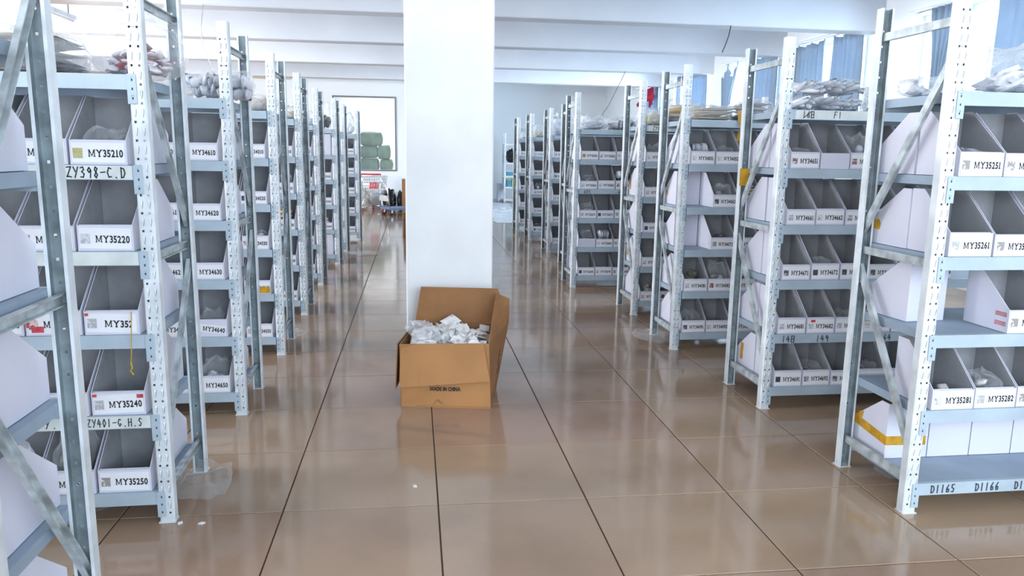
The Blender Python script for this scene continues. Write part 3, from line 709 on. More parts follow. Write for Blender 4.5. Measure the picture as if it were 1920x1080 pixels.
# yellow tape wrapped on the far post of the second rack right of the pillar
obj('yellow_tape', MB().box((-PW-.002, DEP-.044, 1.22), (PW+.002, DEP-.0425, 1.32)).box((PW+.0006, DEP-.044, 1.225), (PW+.0018, DEP-.004, 1.315)).mesh('yellow_tape', 'yellow_tape'), RR[1], (0, 0, 0))

# ------------------------------------------------------------------ bags of goods on the top shelves
ZT = 1.6355
TOP = [  # row, rack, x, dy, w, d, h, fill, style, n, film, label
 ('L', 1, -1.33, .24, .33, .36, .16, 'brown', 'layers', 6, 'film', 'grey clear bag of folded brown goods on top of the MY35210 rack'),
 ('L', 1, -.985, .285, .32, .31, .215, 'mixed', 'heap', 110, 'film_thin', 'big clear bag of red, white and brown packets on the MY35210 rack'),
 ('L', 2, -1.24, .24, .28, .34, .09, 'cream', 'heap', 16, 'film', 'low pale clear bag on top of the MY34610 rack, further from the aisle'),
 ('L', 2, -.955, .27, .32, .30, .15, 'silver', 'rows', 26, 'film_thin', 'clear bag of ribbed silver packets on top of MY34610 rack, nearer the aisle'),
 ('L', 3, -.99, .24, .24, .30, .10, 'tan', 'lump', 18, 'film', 'clear bag of yellowish lumps on top of the MY34010 rack'),
 ('L', 4, -.98, .24, .20, .30, .11, 'cream', 'heap', 14, 'film', 'pale clear bag on top of the rack with orange packed bins'),
 ('L', 5, -1.01, .24, .22, .32, .14, 'silver', 'heap', 14, 'film_white', 'milky white bag on top of fifth rack behind the MY34010 rack'),
 ('L', 6, -.995, .24, .19, .36, .30, 'greengoods', 'lump', 34, 'film_thin', 'bag of dark green glinting goods standing on the sixth rack left of pillar'),
 ('L', 8, -.92, .24, .22, .36, .30, 'whitepack', 'lump', 22, 'film_white', 'tall white lumpy bag on the last rack, beside the view of green sacks'),
 ('R', 0, 2.44, .24, .46, .42, .17, 'silver', 'heap', 34, 'film', 'large clear bag of silvery packets on top of the D1165 rack'),
 ('R', 0, 2.115, .36, .20, .20, .075, 'silver', 'heap', 12, 'film', 'small flat clear bag on the D1165 rack, behind its front post'),
 ('R', 1, 2.28, .22, .40, .36, .078, 'silver', 'rows', 30, 'film_thin', 'lower of two stacked clear bags of silver packets, rack holding MY34651'),
 ('R', 2, 2.16, .24, .34, .38, .10, 'tan', 'layers', 4, 'film', 'flat clear bag of beige folded goods on top of the MY34051 rack'),
 ('R', 2, 2.475, .26, .26, .36, .15, 'greygoods', 'layers', 5, 'film', 'clear bag of stacked grey slabs beside the beige bag, MY34051 rack'),
 ('R', 3, 2.12, .22, .24, .34, .14, 'cream', 'lump', 20, 'film', 'clear bag of cream coils on the fourth rack right of pillar'),
 ('R', 3, 2.38, .27, .27, .40, .22, 'gold', 'layers', 5, 'film_thin', 'puffed clear bag of yellow goods on the fourth rack right of pillar'),
 ('R', 4, 1.94, .24, .30, .36, .14, 'silver', 'heap', 22, 'film', 'clear grey bag on the rack standing further into aisle, aisle end'),
 ('R', 4, 2.26, .24, .28, .34, .13, 'silver', 'rows', 20, 'film_thin', 'clear bag of silver rolls on the protruding rack, second from aisle'),
 ('R', 4, 2.56, .24, .26, .34, .15, 'cream', 'lump', 12, 'film', 'pale lumpy bag on the protruding rack, third from the aisle'),
 ('R', 5, 2.12, .24, .24, .36, .2, 'silver', 'heap', 16, 'film', 'clear bag on the rack half hidden behind the protruding rack'),
 ('R', 6, 2.13, .24, .24, .36, .27, 'silver', 'heap', 18, 'film_white', 'tall milky bag on the seventh rack right of the pillar'),
 ('R', 7, 2.14, .24, .24, .36, .18, 'cream', 'lump', 14, 'film', 'cream bag on the next to last rack right of the pillar'),
 ('R', 8, 2.12, .24, .16, .30, .09, 'whitepack', 'heap', 8, 'film', 'small white bag on the last rack right of the pillar'),
]
for k, (sd, i, x, dy, w, d, h, f, st, n, film, lb) in enumerate(TOP):
    y = (LX if sd == 'L' else RX)[i][1]
    bag('goods_bag', lb, 'bag', (x, y+dy, ZT), w, d, h, f, st, n, 11+k*7, film)
bag('goods_bag', 'upper of two stacked clear bags of silver packets, rack holding MY34651', 'bag', (2.29, 3.824+.22, ZT+.089), .36, .34, .078, 'silver', 'rows', 28, 333, 'film_thin')
bag('goods_bag', 'tiny yellow edged packet at the end of the stacked silver bags', 'bag', (2.525, 3.824+.12, ZT), .08, .12, .055, 'gold', 'heap', 5, 335, 'film')
tag(obj('white_carton', MB().cbox((-.06, -.12, 0), (.06, .12, .15), .004).box((-.058, -.004, .1502), (.058, .004, .151)).mesh('white_carton', 'white_card'), None, (-1.135, 9.469+.2, ZT)), 'small white carton beside the dark green bag on the sixth rack', 'box')
# loose tape ribbon hanging from the beige bag
tag(obj('tape_ribbon', MB().prism([(0, 0, 0), (.028, 0, .005), (.034, -.004, -.07), (.02, -.008, -.115), (.004, -.006, -.06)], (0, .0012, 0)).prism([(.018, -.008, -.113), (.023, -.008, -.113), (.026, .006, -.16), (.033, .01, -.20), (.006, .012, -.215), (.016, .006, -.16)], (0, .0012, 0)).mesh('tape_ribbon', 'yellow_tape'), None, (2.265, 5.106, 1.70)),
    'twisted yellow tape ribbon hanging over the beam above bin MY34052', 'tape')

# ------------------------------------------------------------------ goods lying in the bins
GOODS = {('R', 2, 0, 0): ('silver', 'rows', 10, .12, 'film_thin'), ('R', 2, 0, 1): ('silver', 'heap', 5, .11, 'film_thin'), ('R', 2, 1, 1): ('greygoods', 'heap', 20, .15, 'film_thin'), ('R', 2, 1, 2): ('tan', 'layers', 6, .13, None),
 ('R', 2, 2, 1): ('darkgoods', 'lump', 14, .13, None), ('R', 2, 3, 0): ('leopard', 'lump', 18, .15, None), ('R', 2, 3, 1): ('greygoods', 'heap', 6, .19, 'film_thin'), ('R', 2, 4, 0): ('leopard', 'lump', 18, .13, 'film_thin'), ('R', 2, 4, 1): ('leopard', 'lump', 9, .10, None),
 ('R', 1, 0, 2): ('silver', 'heap', 8, .17, 'film_thin'), ('R', 1, 0, 0): ('silver', 'heap', 6, .095, 'film_thin'), ('R', 1, 2, 1): ('greygoods', 'heap', 8, .10, 'film_thin'), ('R', 1, 3, 2): ('greygoods', 'heap', 8, .10, 'film_thin'), ('R', 1, 4, 1): ('darkgoods', 'lump', 10, .10, 'film_thin'), ('R', 1, 4, 3): ('greygoods', 'heap', 8, .1, 'film_thin'),
 ('R', 0, 0, 0): ('silver', 'heap', 5, .092, 'film_thin'), ('R', 0, 3, 0): ('whitepack', 'heap', 8, .10, None), ('R', 0, 3, 1): ('whitepack', 'heap', 8, .10, 'film_thin'),
 ('R', 3, 0, 0): ('greygoods', 'heap', 14, .13, 'film_thin'), ('R', 3, 1, 0): ('silver', 'heap', 8, .10, None), ('R', 3, 4, 0): ('tan', 'heap', 12, .14, None), ('R', 3, 3, 0): ('darkgoods', 'heap', 8, .1, None),
 ('R', 4, 1, 0): ('greygoods', 'heap', 16, .13, 'film_thin'), ('R', 4, 1, 2): ('silver', 'rows', 8, .16, None), ('R', 4, 2, 0): ('silver', 'heap', 10, .14, 'film_thin'), ('R', 4, 3, 0): ('greygoods', 'heap', 16, .15, 'film_thin'), ('R', 4, 3, 1): ('silver', 'rows', 8, .14, 'film_thin'), ('R', 4, 3, 2): ('brown', 'heap', 10, .14, None), ('R', 4, 4, 2): ('brown', 'heap', 8, .13, None),
 ('R', 7, 2, 0): ('silver', 'heap', 8, .16, 'film_thin'), ('R', 7, 4, 0): ('silver', 'heap', 8, .12, 'film_thin'), ('R', 6, 0, 0): ('darkgoods', 'heap', 8, .12, None), ('R', 6, 4, 0): ('silver', 'heap', 8, .1, None),
 ('L', 1, 0, 0): ('tan', 'heap', 8, .11, 'film_thin'), ('L', 1, 0, 2): ('whitepack', 'layers', 6, .21, 'film_thin'), ('L', 1, 4, 1): ('darkgoods', 'heap', 14, .20, 'film_thin'), ('L', 1, 2, 1): ('whitepack', 'heap', 8, .11, None),
 ('L', 2, 3, 0): ('whitepack', 'heap', 6, .11, 'film_thin'), ('L', 2, 4, 0): ('silver', 'heap', 6, .15, 'film_thin'), ('L', 3, 2, 0): ('whitepack', 'heap', 8, .11, 'film_thin'), ('L', 3, 4, 0): ('whitepack', 'heap', 12, .12, None),
 ('L', 4, 1, 0): ('darkgoods', 'heap', 10, .14, 'film_thin'), ('L', 4, 2, 0): ('orange', 'layers', 4, .13, None), ('L', 4, 3, 0): ('orange', 'heap', 8, .12, None), ('L', 4, 4, 0): ('whitepack', 'heap', 10, .12, None), ('L', 6, 3, 0): ('silver', 'lump', 12, .15, None)}
NICE = {'silver': 'silver packets', 'greygoods': 'grey goods', 'tan': 'tan packs', 'darkgoods': 'dark goods', 'leopard': 'dark spotted goods', 'whitepack': 'white packets', 'brown': 'brown packs', 'orange': 'orange packs'}
for k, (sd, i, t, c, xc, yc, z, w) in enumerate(goods_at):
    g = GOODS.get((sd, i, t, c))
    if not g: continue
    code = (L_CODE if sd == 'L' else R_CODE)[i]+t*10+(c if sd == 'R' else -c)
    where = 'bin MY%d' % code if i in (0, 1, 2, 3) and not (sd == 'R' and i == 3) else 'a bin, %s tier of %s' % (TIER[t], (L_NAME if sd == 'L' else R_NAME)[i])
    if sd == 'R' and i == 4: where = 'bin MY%d on the protruding rack' % code
    lb = ('clear bag of %s inside %s' if g[4] else 'loose %s inside %s') % (NICE[g[0]], where)
    bag('packed_goods', lb, 'packets', (xc, yc-.022, z+.004), w*.72, .15, g[3], g[0], g[1], g[2], 500+k, g[4], group='goods lying in the bins', fillh=1.15)
bag('packed_goods', 'grey crinkled plastic drooping from a bin, fourth tier of front left rack', 'packets', (-1.046, 1.965, .431), .145, .16, .235, 'whitepack', 'heap', 8, 901, 'film', group='goods lying in the bins')

# red shipping stickers on some lips of the MY35210 rack, and a loose thread
def lip_patch(code, rects, nm='red_sticker', m='red_ink'):
    for o in list(COL.objects):
        if o.name.startswith('parts_bin') and ('MY%d' % code in o['label'] or o.get('code') == code):
            mb = MB()
            for a, b, c, d in rects: mb.box((a, -.0042, c), (b, -.0032, d))
            obj(nm, mb.mesh(nm, m), o); return
lip_patch(35240, [(.158, .180, .064, .078), (.006, .020, .070, .080)])
lip_patch(35230, [(.004, .016, .070, .080)])
lip_patch(35230, [(.158, .177, .010, .076)], 'paper_flap', 'paper')
lip_patch(35229, [(.02, .06, .012, .034), (.10, .17, .010, .022), (.12, .175, .06, .078), (.004, .014, .03, .08)])
lip_patch(35239, [(.03, .08, .012, .030), (.12, .17, .050, .075), (.13, .165, .01, .03)])
lip_patch(34682, [(.02, .045, .065, .078)])
tag(obj('yellow_thread', MB().tube([(-.978, 2.795, .816), (-.979, 2.79, .77), (-.982, 2.788, .72), (-.986, 2.789, .66), (-.99, 2.79, .63)], .0016, 5).tube([(-.99, 2.79, .63), (-.986, 2.788, .61), (-.993, 2.788, .60), (-.983, 2.789, .585)], .003, 5).mesh('yellow_thread', 'yellow_tape')), 'thin yellow thread dangling from the third tier lip of the MY35210 rack', 'thread')

# ------------------------------------------------------------------ the open carton in front of the pillar
A = Vector((-.047, 4.055, 0)); B = Vector((.444, 3.974, 0)); Cc = Vector((.515, 4.33, 0)); D = Vector((.012, 4.40, 0)); zr = .355
At = A+Vector((-.006, .0, zr)); Bt = B+Vector((-.012, .006, zr+.012)); Ct = Vector((.590, 4.36, .40)); Dt = Vector((.035, 4.44, .37))
ct = thing('open_carton', 'open brown cardboard carton full of white packets before the pillar', 'box', (A.x, A.y, 0)); o0 = Vector((A.x, A.y, 0))
def panel(name, pts, m, parent, th=.005, cut=3):
    """a card panel: quad subdivided a little, slightly buckled, given the thickness of corrugated board"""
    P = [Vector(p)-o0 for p in pts]; n = cut*2; vs = []; nrm = (P[1]-P[0]).cross(P[3]-P[0]).normalized()
    for j in range(n+1):
        for i in range(n+1):
            u, v = i/n, j/n; p = (P[0]*(1-u)+P[1]*u)*(1-v)+(P[3]*(1-u)+P[2]*u)*v
            vs.append(p+nrm*.006*noise.noise(p*6)*math.sin(math.pi*u)**.5*math.sin(math.pi*v)**.5)
    k = len(vs); vs2 = [v-nrm*th for v in vs]; mb = MB(); q = n+1; fs = []
    for j in range(n):
        for i in range(n): a = j*q+i; fs += [(a, a+1, a+q+1, a+q), (k+a+q, k+a+q+1, k+a+1, k+a)]
    for i in range(n):
        fs += [(i+1, i, k+i, k+i+1), (n*q+i, n*q+i+1, k+n*q+i+1, k+n*q+i), (i*q, (i+1)*q, k+(i+1)*q, k+i*q), ((i+1)*q+n, i*q+n, k+i*q+n, k+(i+1)*q+n)]
    mb.add(vs+vs2, fs); return obj(name, mb.mesh(name, m, False), parent)
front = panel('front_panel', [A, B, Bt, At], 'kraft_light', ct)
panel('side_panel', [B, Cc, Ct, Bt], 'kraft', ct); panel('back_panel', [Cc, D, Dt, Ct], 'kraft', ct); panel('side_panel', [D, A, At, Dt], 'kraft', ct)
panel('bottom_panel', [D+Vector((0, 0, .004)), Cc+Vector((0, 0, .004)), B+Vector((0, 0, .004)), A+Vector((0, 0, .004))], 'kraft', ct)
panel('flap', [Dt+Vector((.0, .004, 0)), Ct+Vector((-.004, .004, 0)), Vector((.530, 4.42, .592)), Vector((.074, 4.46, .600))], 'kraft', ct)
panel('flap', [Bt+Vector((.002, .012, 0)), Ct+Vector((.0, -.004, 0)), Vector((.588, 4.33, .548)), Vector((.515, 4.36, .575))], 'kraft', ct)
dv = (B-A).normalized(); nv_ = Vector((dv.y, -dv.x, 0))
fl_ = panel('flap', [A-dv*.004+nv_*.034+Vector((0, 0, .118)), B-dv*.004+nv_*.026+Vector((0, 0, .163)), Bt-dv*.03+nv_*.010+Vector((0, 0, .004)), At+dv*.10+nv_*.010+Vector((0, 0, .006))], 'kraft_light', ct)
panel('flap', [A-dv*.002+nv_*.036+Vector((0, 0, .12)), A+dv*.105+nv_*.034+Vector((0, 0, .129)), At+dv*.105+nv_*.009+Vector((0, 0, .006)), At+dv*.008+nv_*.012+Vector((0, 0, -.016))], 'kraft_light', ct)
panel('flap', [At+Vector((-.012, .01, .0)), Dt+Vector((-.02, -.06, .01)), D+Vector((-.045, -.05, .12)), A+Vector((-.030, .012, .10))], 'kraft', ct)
rzc = math.atan2(dv.y, dv.x)
def on_front(mb, x, z, m, nm): obj(nm, mb.mesh(nm, m), ct, tuple(A+dv*x+nv_*.0045-o0+Vector((0, 0, z))), (0, 0, rzc))
on_front(text_mb('MADE IN CHINA', .022, .168, .05), .246, .108, 'ink', 'printed_text')
on_front(text_mb('G/NO:', .020, .062, .05), .182, .137, 'ink', 'printed_text')
on_front(MB().prism([(-.026, -.001, -.012), (-.021, -.001, -.012), (.0, -.001, .012), (.024, -.001, -.010), (.029, -.001, -.010), (.001, -.001, .018)], (0, .002, 0)), .205, .03, 'kraft', 'torn_notch')
mk = MB(); rnd = random.Random(3); sd_ = (Cc-B).normalized(); sn = Vector((sd_.y, -sd_.x, 0))
for k in range(8):
    p = B+sd_*(.20+.02*(k % 3))+(Bt-B)*(.35+.045*k)+sn*.0+(Ct-Bt-(Cc-B))*(.35+.045*k)*.6
    p = p-o0+sn*.0062; mk.add([p, p+sd_*.03, p+sd_*.03+Vector((0, 0, .012)), p+Vector((0, 0, .012))], [(0, 1, 2, 3)])
obj('printed_mark', mk.mesh('printed_mark', 'ink'), ct)
# white packets heaped in it: one object each
rnd = random.Random(21); pk = {}
for m in ('whitepack',):
    for v in range(4):
        bm = bmesh.new(); bmesh.ops.create_grid(bm, x_segments=4, y_segments=4, size=.5)
        ret = bmesh.ops.duplicate(bm, geom=bm.verts[:]+bm.edges[:]+bm.faces[:]); lowset = {g for g in ret['geom'] if isinstance(g, bmesh.types.BMVert)}
        for q in bm.verts:
            e = (1-(abs(q.co.x)*2)**3)*(1-(abs(q.co.y)*2)**3); kx = q.co.copy()
            q.co.z = (-1 if q in lowset else 1)*.03*max(0, e)**.6+.09*noise.noise(kx*1.2+Vector((v*5, 0, 0)))
        bmesh.ops.remove_doubles(bm, verts=bm.verts[:], dist=.0008)
        me = bpy.data.meshes.new('paper_packet'); bm.to_mesh(me); bm.free(); me.materials.append(M['whitepack']); me.materials.append(M['print_grey']); pk[v] = me
        for fi, pl in enumerate(me.polygons):
            if pl.center.z > 0 and (fi*7+v*5) % 9 < 2: pl.material_index = 1
prints_ = 0 and [MB().add([(-.3, -.25, .075), (.28, -.25, .075), (.28, -.17, .075), (-.3, -.17, .075), (-.3, .0, .085), (.1, .0, .085), (.1, .05, .085), (-.3, .05, .085)], [(0, 1, 2, 3), (4, 5, 6, 7)]).mesh('printed_line', 'ink')]
SPOT = []
for j in range(11):
    for i in range(10):
        SPOT.append((i, j))
for n_, (i, j) in enumerate(SPOT):
    u = (i+.5+rnd.uniform(-.3, .3))/10; v = (j+.5+rnd.uniform(-.3, .3))/11
    p = (A*(1-u)+B*u)*(1-v)+(D*(1-u)+Cc*u)*v; inw = (Vector((.235, 4.19, 0))-p)*.22; p = p+inw
    z = .305+.075*v+.028*math.sin(u*9+v*4)+rnd.uniform(-.012, .02)
    s = rnd.uniform(.055, .082)
    o = obj('paper_packet', pk[rnd.randrange(4)], None, (p.x, p.y, z), (rnd.uniform(.15, .85), rnd.uniform(-.45, .45), rnd.uniform(-1.6, 1.6)), (s, s*rnd.uniform(.7, 1.35), s))
    tag(o, 'small white printed packet heaped in the open brown carton', 'packet', 'white packets in the open carton')
# heap below them, filling the box
hb = MB(); q = 9
for j in range(q):
    for i in range(q):
        u, v = i/(q-1), j/(q-1); p = (A*(1-u)+B*u)*(1-v)+(D*(1-u)+Cc*u)*v; p = p+(Vector((.235, 4.19, 0))-p)*.07
        hb.v.append((p.x, p.y, .264+.07*v+.02*noise.noise(Vector((u*5, v*5, 2)))))
for j in range(q-1):
    for i in range(q-1): hb.f.append((j*q+i, j*q+i+1, (j+1)*q+i+1, (j+1)*q+i)); hb.m.append(0)
k = len(hb.v)
ring = [i for i in range(q)]+[(j*q+q-1) for j in range(1, q)]+[((q-1)*q+i) for i in range(q-2, -1, -1)]+[(j*q) for j in range(q-2, 0, -1)]
for i in ring: hb.v.append((hb.v[i][0], hb.v[i][1], .012))
for a in range(len(ring)): b2 = (a+1) % len(ring); hb.f.append((ring[b2], ring[a], k+a, k+b2)); hb.m.append(0)
hp = obj('packet_heap', hb.mesh('packet_heap', 'whitepack')); tag(hp, 'packed white packets filling the open carton under the loose ones', 'packets'); hp['kind'] = 'stuff'
fb = crumple(.16, .24, .075, 17, .30, 22, 10)
tag(obj('plastic_bag', fb.mesh('plastic_bag', 'film'), None, (.078, 4.21, .345), (0, .10, .3)), 'torn clear plastic bag spilling over a corner of the open carton', 'bag')

# ------------------------------------------------------------------ clear plastic scraps on the floor
FILM = [(-.84, 3.07, .20, .24, .085, 'crumpled clear plastic at the rear foot of the MY35210 rack'), (-1.22, 3.02, .42, .20, .035, 'flat clear plastic strip under the MY35210 rack'),
        (2.15, 2.96, .26, .18, .075, 'crumpled clear plastic at the rear foot of the D1165 rack'), (1.86, 5.40, .30, .24, .065, 'crumpled clear bag at the rear foot of the MY34051 rack'),
        (2.25, 5.45, .40, .25, .05, 'dim clear plastic lying under the MY34051 rack'), (-.62, 10.4, .36, .30, .03, 'thin clear film on the floor beside the seventh left rack'),
        (-.86, 5.76, .12, .14, .05, 'small grey plastic wad at the foot of the MY34010 rack'), (1.80, 10.0, .16, .2, .04, 'small pale plastic wad by the half hidden rack')]
for k, (x, y, w, d, h, lb) in enumerate(FILM):
    tag(obj('plastic_scrap', crumple(w, d, h, 60+k*3, .34, 24, 9).mesh('plastic_scrap', 'film_floor'), None, (x, y, .001), (0, 0, k*.7)), lb, 'plastic', 'plastic scraps on the floor')
sh = MB(); nx, ny = 14, 40
for j in range(ny+1):
    for i in range(nx+1):
        x = 1.75+.95*i/nx+.12*noise.noise(Vector((i*.3, j*.2, 0))); y = 15.0+6.0*j/ny; e = math.sin(math.pi*i/nx)**.5*math.sin(math.pi*j/ny)**.5
        sh.v.append((x, y, .003+.05*e*(abs(noise.noise(Vector((x*5, y*2.2, 3))))+.3*abs(noise.noise(Vector((x*11, y*6, 5)))))))
for j in range(ny):
    for i in range(nx): a = j*(nx+1)+i; sh.f.append((a, a+1, a+nx+2, a+nx+1)); sh.m.append(0)
tag(obj('plastic_sheet', sh.mesh('plastic_sheet', 'film_white')), 'wide crinkled milky plastic sheet spread on the far floor', 'sheet')
for k, (x, y, lb) in enumerate([(-.78, 2.66+.12, 'tiny white paper scrap on tile by the MY35210 rack'), (-.86, 2.79, 'tiny white chip at the front foot of the MY35210 rack'), (.02, 3.02, 'small pale smear of paper on a floor joint mid aisle')]):
    tag(obj('paper_scrap', MB().prism([(-.012, -.004, .001), (.006, -.008, .001), (.014, .004, .001), (-.002, .009, .001)], (0, 0, .004)).mesh('paper_scrap', 'paper'), None, (x, y, 0), (0, 0, k)), lb, 'scrap', 'paper scraps on the floor')

# ------------------------------------------------------------------ far end: shopping cart, platform trolley, sacks, boxes
ca = thing('shopping_cart', 'wire shopping cart with red handle and red wheels by the far wall', 'cart', (-.80, 17.55, 0), -.22)
def part(nm, mb, m, parent, smooth=True): return obj(nm, mb.mesh(nm, m, smooth), parent)
part('handle', MB().tube([(-.23, -.06, .86), (.23, -.06, .86)], .019, 8), 'red_plastic', ca)
bf = MB()
for s in (-1, 1):
    bf.tube([(s*.22, -.06, .86), (s*.225, .02, .60), (s*.22, .16, .40), (s*.20, .10, .40), (s*.23, .0, .10)], .012, 6)
    bf.tube([(s*.22, .14, .38), (s*.17, .72, .10)], .012, 6); bf.tube([(s*.23, .0, .10), (s*.17, .72, .10)], .011, 6)
bf.tube([(-.17, .72, .10), (.17, .72, .10)], .011, 6); bf.tube([(-.22, .16, .40), (.22, .16, .40)], .011, 6)
part('frame', bf, 'chrome', ca)
bk = MB()
def rim(z, y0, y1, w0, w1): return [(-w0, y0, z), (w0, y0, z), (w1, y1, z), (-w1, y1, z)]
for t in range(7):
    u = t/6; bk.tube(rim(.40+.40*u, .05-.05*u, .66+.08*u, .19+.035*u, .15+.03*u), .004 if 0 < t < 6 else .007, 5, closed=True)
for i in range(11):
    u = i/10
    for s in (-1, 1):
        a0 = Vector((s*(.19-.04*u), .05+.61*u, .40)); b0 = Vector((s*(.225-.045*u), .0+.74*u, .80)); bk.tube([a0, b0], .0035, 4)
for i in range(9):
    u = -1+i/4
    bk.tube([(u*.225, .0, .80), (u*.19, .05, .40), (u*.15, .66, .40), (u*.18, .74, .80)], .0035, 4)
part('basket', bk, 'chrome', ca)
part('child_seat', MB().cbox((-.07, .045, .53), (.15, .06, .68), .004), 'red_plastic', ca, False)
for x, y in ((-.23, 0), (.23, 0), (-.17, .72), (.17, .72)):
    wv = part('wheel', MB().tube([(x-.013, y, .058), (x+.013, y, .058)], .056, 16), 'red_plastic', ca)
    obj('wheel_fork', MB().box((x-.022, y-.012, .055), (x-.017, y+.012, .115)).box((x+.017, y-.012, .055), (x+.022, y+.012, .115)).box((x-.022, y-.012, .108), (x+.022, y+.012, .115)).mesh('wheel_fork', 'chrome'), wv)
pt = thing('platform_trolley', 'blue platform trolley with chrome handle beside the shopping cart', 'trolley', (-.50, 16.75, 0), .50)
part('deck', MB().cbox((0, -.24, .135), (.78, .24, .165), .008).cbox((-.012, -.25, .128), (.792, -.238, .172), .003).cbox((-.012, .238, .128), (.792, .25, .172), .003), 'blue_deck', pt, False)
part('handle', MB().tube([(.02, -.21, .16), (-.03, -.21, .55), (-.05, -.18, .68), (-.05, -.1, .72), (-.05, .1, .72), (-.05, .18, .68), (-.03, .21, .55), (.02, .21, .16)], .014, 8), 'chrome', pt)
part('cross_panel', MB().cbox((-.018, -.2, .31), (-.008, .2, .43), .003), 'chrome', pt, False)
for x, y in ((.08, -.18), (.08, .18), (.70, -.18), (.70, .18)):
    wv = part('wheel', MB().tube([(x, y-.015, .06), (x, y+.015, .06)], .06, 16), 'rubber', pt)
    obj('wheel_fork', MB().box((x-.02, y-.025, .055), (x+.02, y-.019, .135)).box((x-.02, y+.019, .055), (x+.02, y+.025, .135)).box((x-.02, y-.025, .128), (x+.02, y+.025, .135)).mesh('wheel_fork', 'chrome'), wv)
tag(obj('rubbish_bag', crumple(.30, .34, .42, 31, .2, 24, 12).mesh('rubbish_bag', 'black_plastic', False), None, (-.43, 18.55, .002)), 'bulky black plastic bag behind the platform trolley', 'bag', 'black bags by the far wall')
tag(obj('rubbish_bag', crumple(.26, .36, .40, 34, .2, 24, 12).mesh('rubbish_bag', 'black_plastic', False), None, (-.12, 18.55, .002)), 'black plastic bag beside the tall brown board, right of the bulky one', 'bag', 'black bags by the far wall')
tag(obj('grey_sack', crumple(.34, .34, .46, 41, .14, 24, 14).mesh('grey_sack', 'grey_sack', True), None, (-1.06, 18.5, .002)), 'pale grey striped sack slumped behind the shopping cart', 'sack')
tag(obj('brown_board', MB().cbox((-.125, 17.55, 0), (.45, 18.0, .75), .006).box((.14, 17.549, .0), (.16, 17.551, .75)).box((-.125, 17.77, .7502), (.45, 17.78, .752)).mesh('brown_board', 'kraft')), 'tall brown carton just showing past the pillar, by the trolley', 'box')
bx = thing('brown_carton', 'lower brown carton just showing past the pillar, nearer than the trolley', 'box', (-.07, 12.4, 0))
obj('body', MB().cbox((0, 0, 0), (.5, .4, .40), .006).mesh('body', 'kraft'), bx)
for a in (0, .255): obj('flap', MB().cbox((a, .0, .401), (a+.245, .4, .406), .001).mesh('flap', 'kraft_light'), bx)
tb_ = thing('store_table', 'low pale table under the green sacks beyond the wall opening', 'table', (-.85, 20.3, 0))
obj('tabletop', MB().cbox((-.55, -.35, .82), (.60, .35, .86), .005).mesh('tabletop', 'white_paint'), tb_)
for x in (-.5, .55):
    for y in (-.3, .3): obj('leg', MB().cbox((x-.02, y-.02, 0), (x+.02, y+.02, .82), .003).mesh('leg', 'white_paint'), tb_)
SKS = .955
SK = [(-.965, 20.28, .862, .50, .34, 'green woven sack at the bottom of the stack beyond the opening, cart side'), (-.535, 20.28, .862, .34, .31, 'green woven sack at the bottom of the stack beyond the opening, wall side'),
      (-.975, 20.28, 1.195, .49, .32, 'green woven sack in the middle of the stack beyond the opening, cart side'), (-.59, 20.28, 1.165, .34, .37, 'green woven sack on top of the wall side pile'),
      (-.91, 20.28, 1.500, .60, .37, 'big rounded green sack topping the stack beyond the opening')]
for k, (x, y, z, w, h, lb) in enumerate(SK):
    t = tag(obj('green_sack', crumple(w*.97, .5, h*SKS, 80+k*5, .045, 32, 16, .26, .30).mesh('green_sack', 'green_sack', True), None, (x, y, z)), lb, 'sack', 'green sacks beyond the opening')
cs = thing('corner_shelf', 'narrow white shelf stand against the far wall, past the last rack', 'shelf', (2.72, 21.4, 0))
for x in (0, .9):
    for y in (0, .38): obj('post', MB().cbox((x-.024, y-.024, 0), (x+.024, y+.024, 1.92), .003).mesh('post', 'white_paint'), cs)
for z in (.08, .43, .74, 1.10, 1.62): obj('shelf_board', MB().cbox((-.02, -.02, z-.045), (.92, .40, z), .004).mesh('shelf_board', 'white_paint'), cs)
tag(obj('rubbish_bag', crumple(.30, .30, .33, 51, .25, 20, 10).mesh('rubbish_bag', 'black_plastic'), None, (2.93, 21.58, 1.102)), 'black plastic bag on an upper board of the white shelf stand', 'bag')
def small_box(nm, a, b, m, lb, m2='white_card'):
    t = thing(nm, lb, 'box', ((a[0]+b[0])/2, (a[1]+b[1])/2, a[2])); hx, hy, hz = (b[0]-a[0])/2, (b[1]-a[1])/2, b[2]-a[2]
    obj('body', MB().cbox((-hx, -hy, 0), (hx, hy, hz), .004).mesh('body', m), t); obj('lid_flap', MB().cbox((-hx-.002, -hy-.002, hz*.86), (hx+.002, hy+.002, hz+.003), .003).mesh('lid_flap', m2), t)
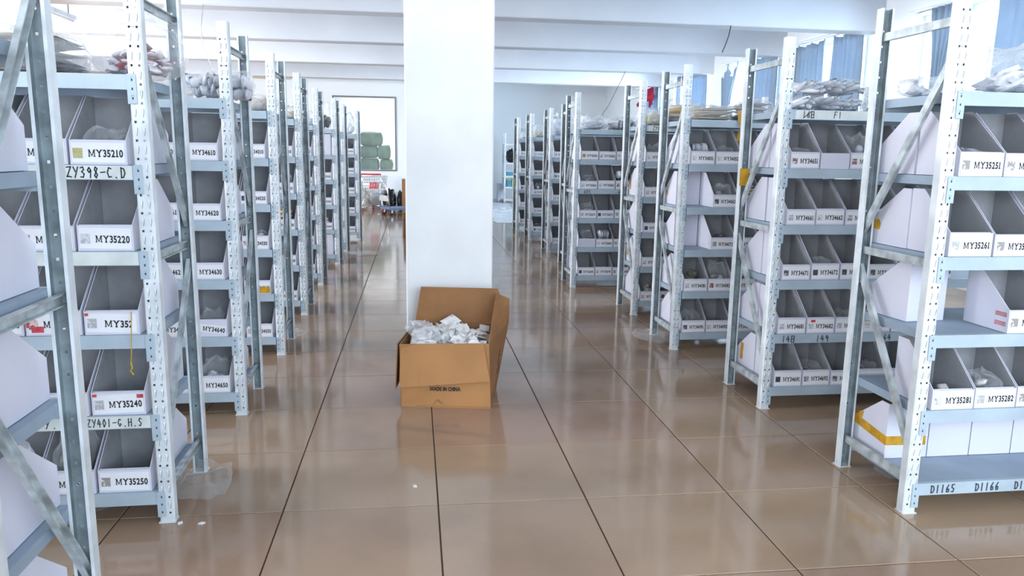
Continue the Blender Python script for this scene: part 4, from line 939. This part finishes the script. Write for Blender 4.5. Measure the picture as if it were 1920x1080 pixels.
M['lime'] = mat('lime_card', (.45, .60, .12), .5); M['teal'] = mat('teal_card', (.08, .30, .42), .5)
small_box('blue_box', (2.79, 21.45, .431), (2.92, 21.7, .64), 'teal', 'teal blue box on second lowest board of the white shelf stand', 'lime')
small_box('lime_box', (2.935, 21.45, .431), (3.10, 21.7, .64), 'lime', 'lime green box beside the teal box on the white shelf stand', 'lime')
small_box('pale_box', (2.80, 21.45, .741), (3.02, 21.7, .86), 'teal', 'blue grey box on the middle board of the white shelf stand', 'white_card')
small_box('white_tray', (2.78, 21.42, 1.055-.31), (2.781, 21.421, .7455), 'white_card', 'x') if False else None
small_box('white_box', (2.57, 21.75, 0), (2.70, 22.0, .51), 'white_card', 'tall plain white box on floor beside white shelf stand', 'white_card')
# hanging lamp and loose wires
la = thing('batten_lamp', 'slim white batten lamp hanging from thin chains above the front left racks', 'lamp', (-3.99, 9.66, 2.9))
obj('housing', MB().cbox((-.03, -.6, .0), (.03, .6, .045), .006).mesh('housing', 'white_paint'), la); obj('tube', MB().tube([(0, -.57, -.018), (0, .57, -.018)], .014, 10).mesh('tube', 'paper', True), la)
for y in (-.05, .45): obj('chain', MB().tube([(0, y, .045), (.005, y, .4), (0, y, .72)], .006, 6).mesh('chain', 'wire'), la)
tag(obj('wire', MB().tube([(3.92, 9.19, 2.95), (3.90, 9.19, 2.83), (3.86, 9.18, 2.72), (3.82, 9.17, 2.63)], .006, 6).mesh('wire', 'wire', True)), 'short dark wire dangling from the ceiling beam right of pillar', 'wire')
tag(obj('wire', MB().tube([(4.16, 14.58, 2.95), (4.0, 14.6, 2.6), (3.85, 14.6, 2.3), (3.70, 14.6, 2.08), (3.35, 14.6, 1.68)], .005, 6).mesh('wire', 'wire', True)), 'thin wire slanting down to the racks before the far corner', 'wire')
tag(obj('wire', MB().tube([(-2.22, 9.19, 2.96), (-2.26, 9.2, 2.72), (-2.25, 9.2, 2.5), (-2.15, 9.2, 2.26), (-2.05, 9.2, 2.1)], .004, 6).mesh('wire', 'brace', True)), 'thin pale wire hanging from the beam above the left racks', 'wire')
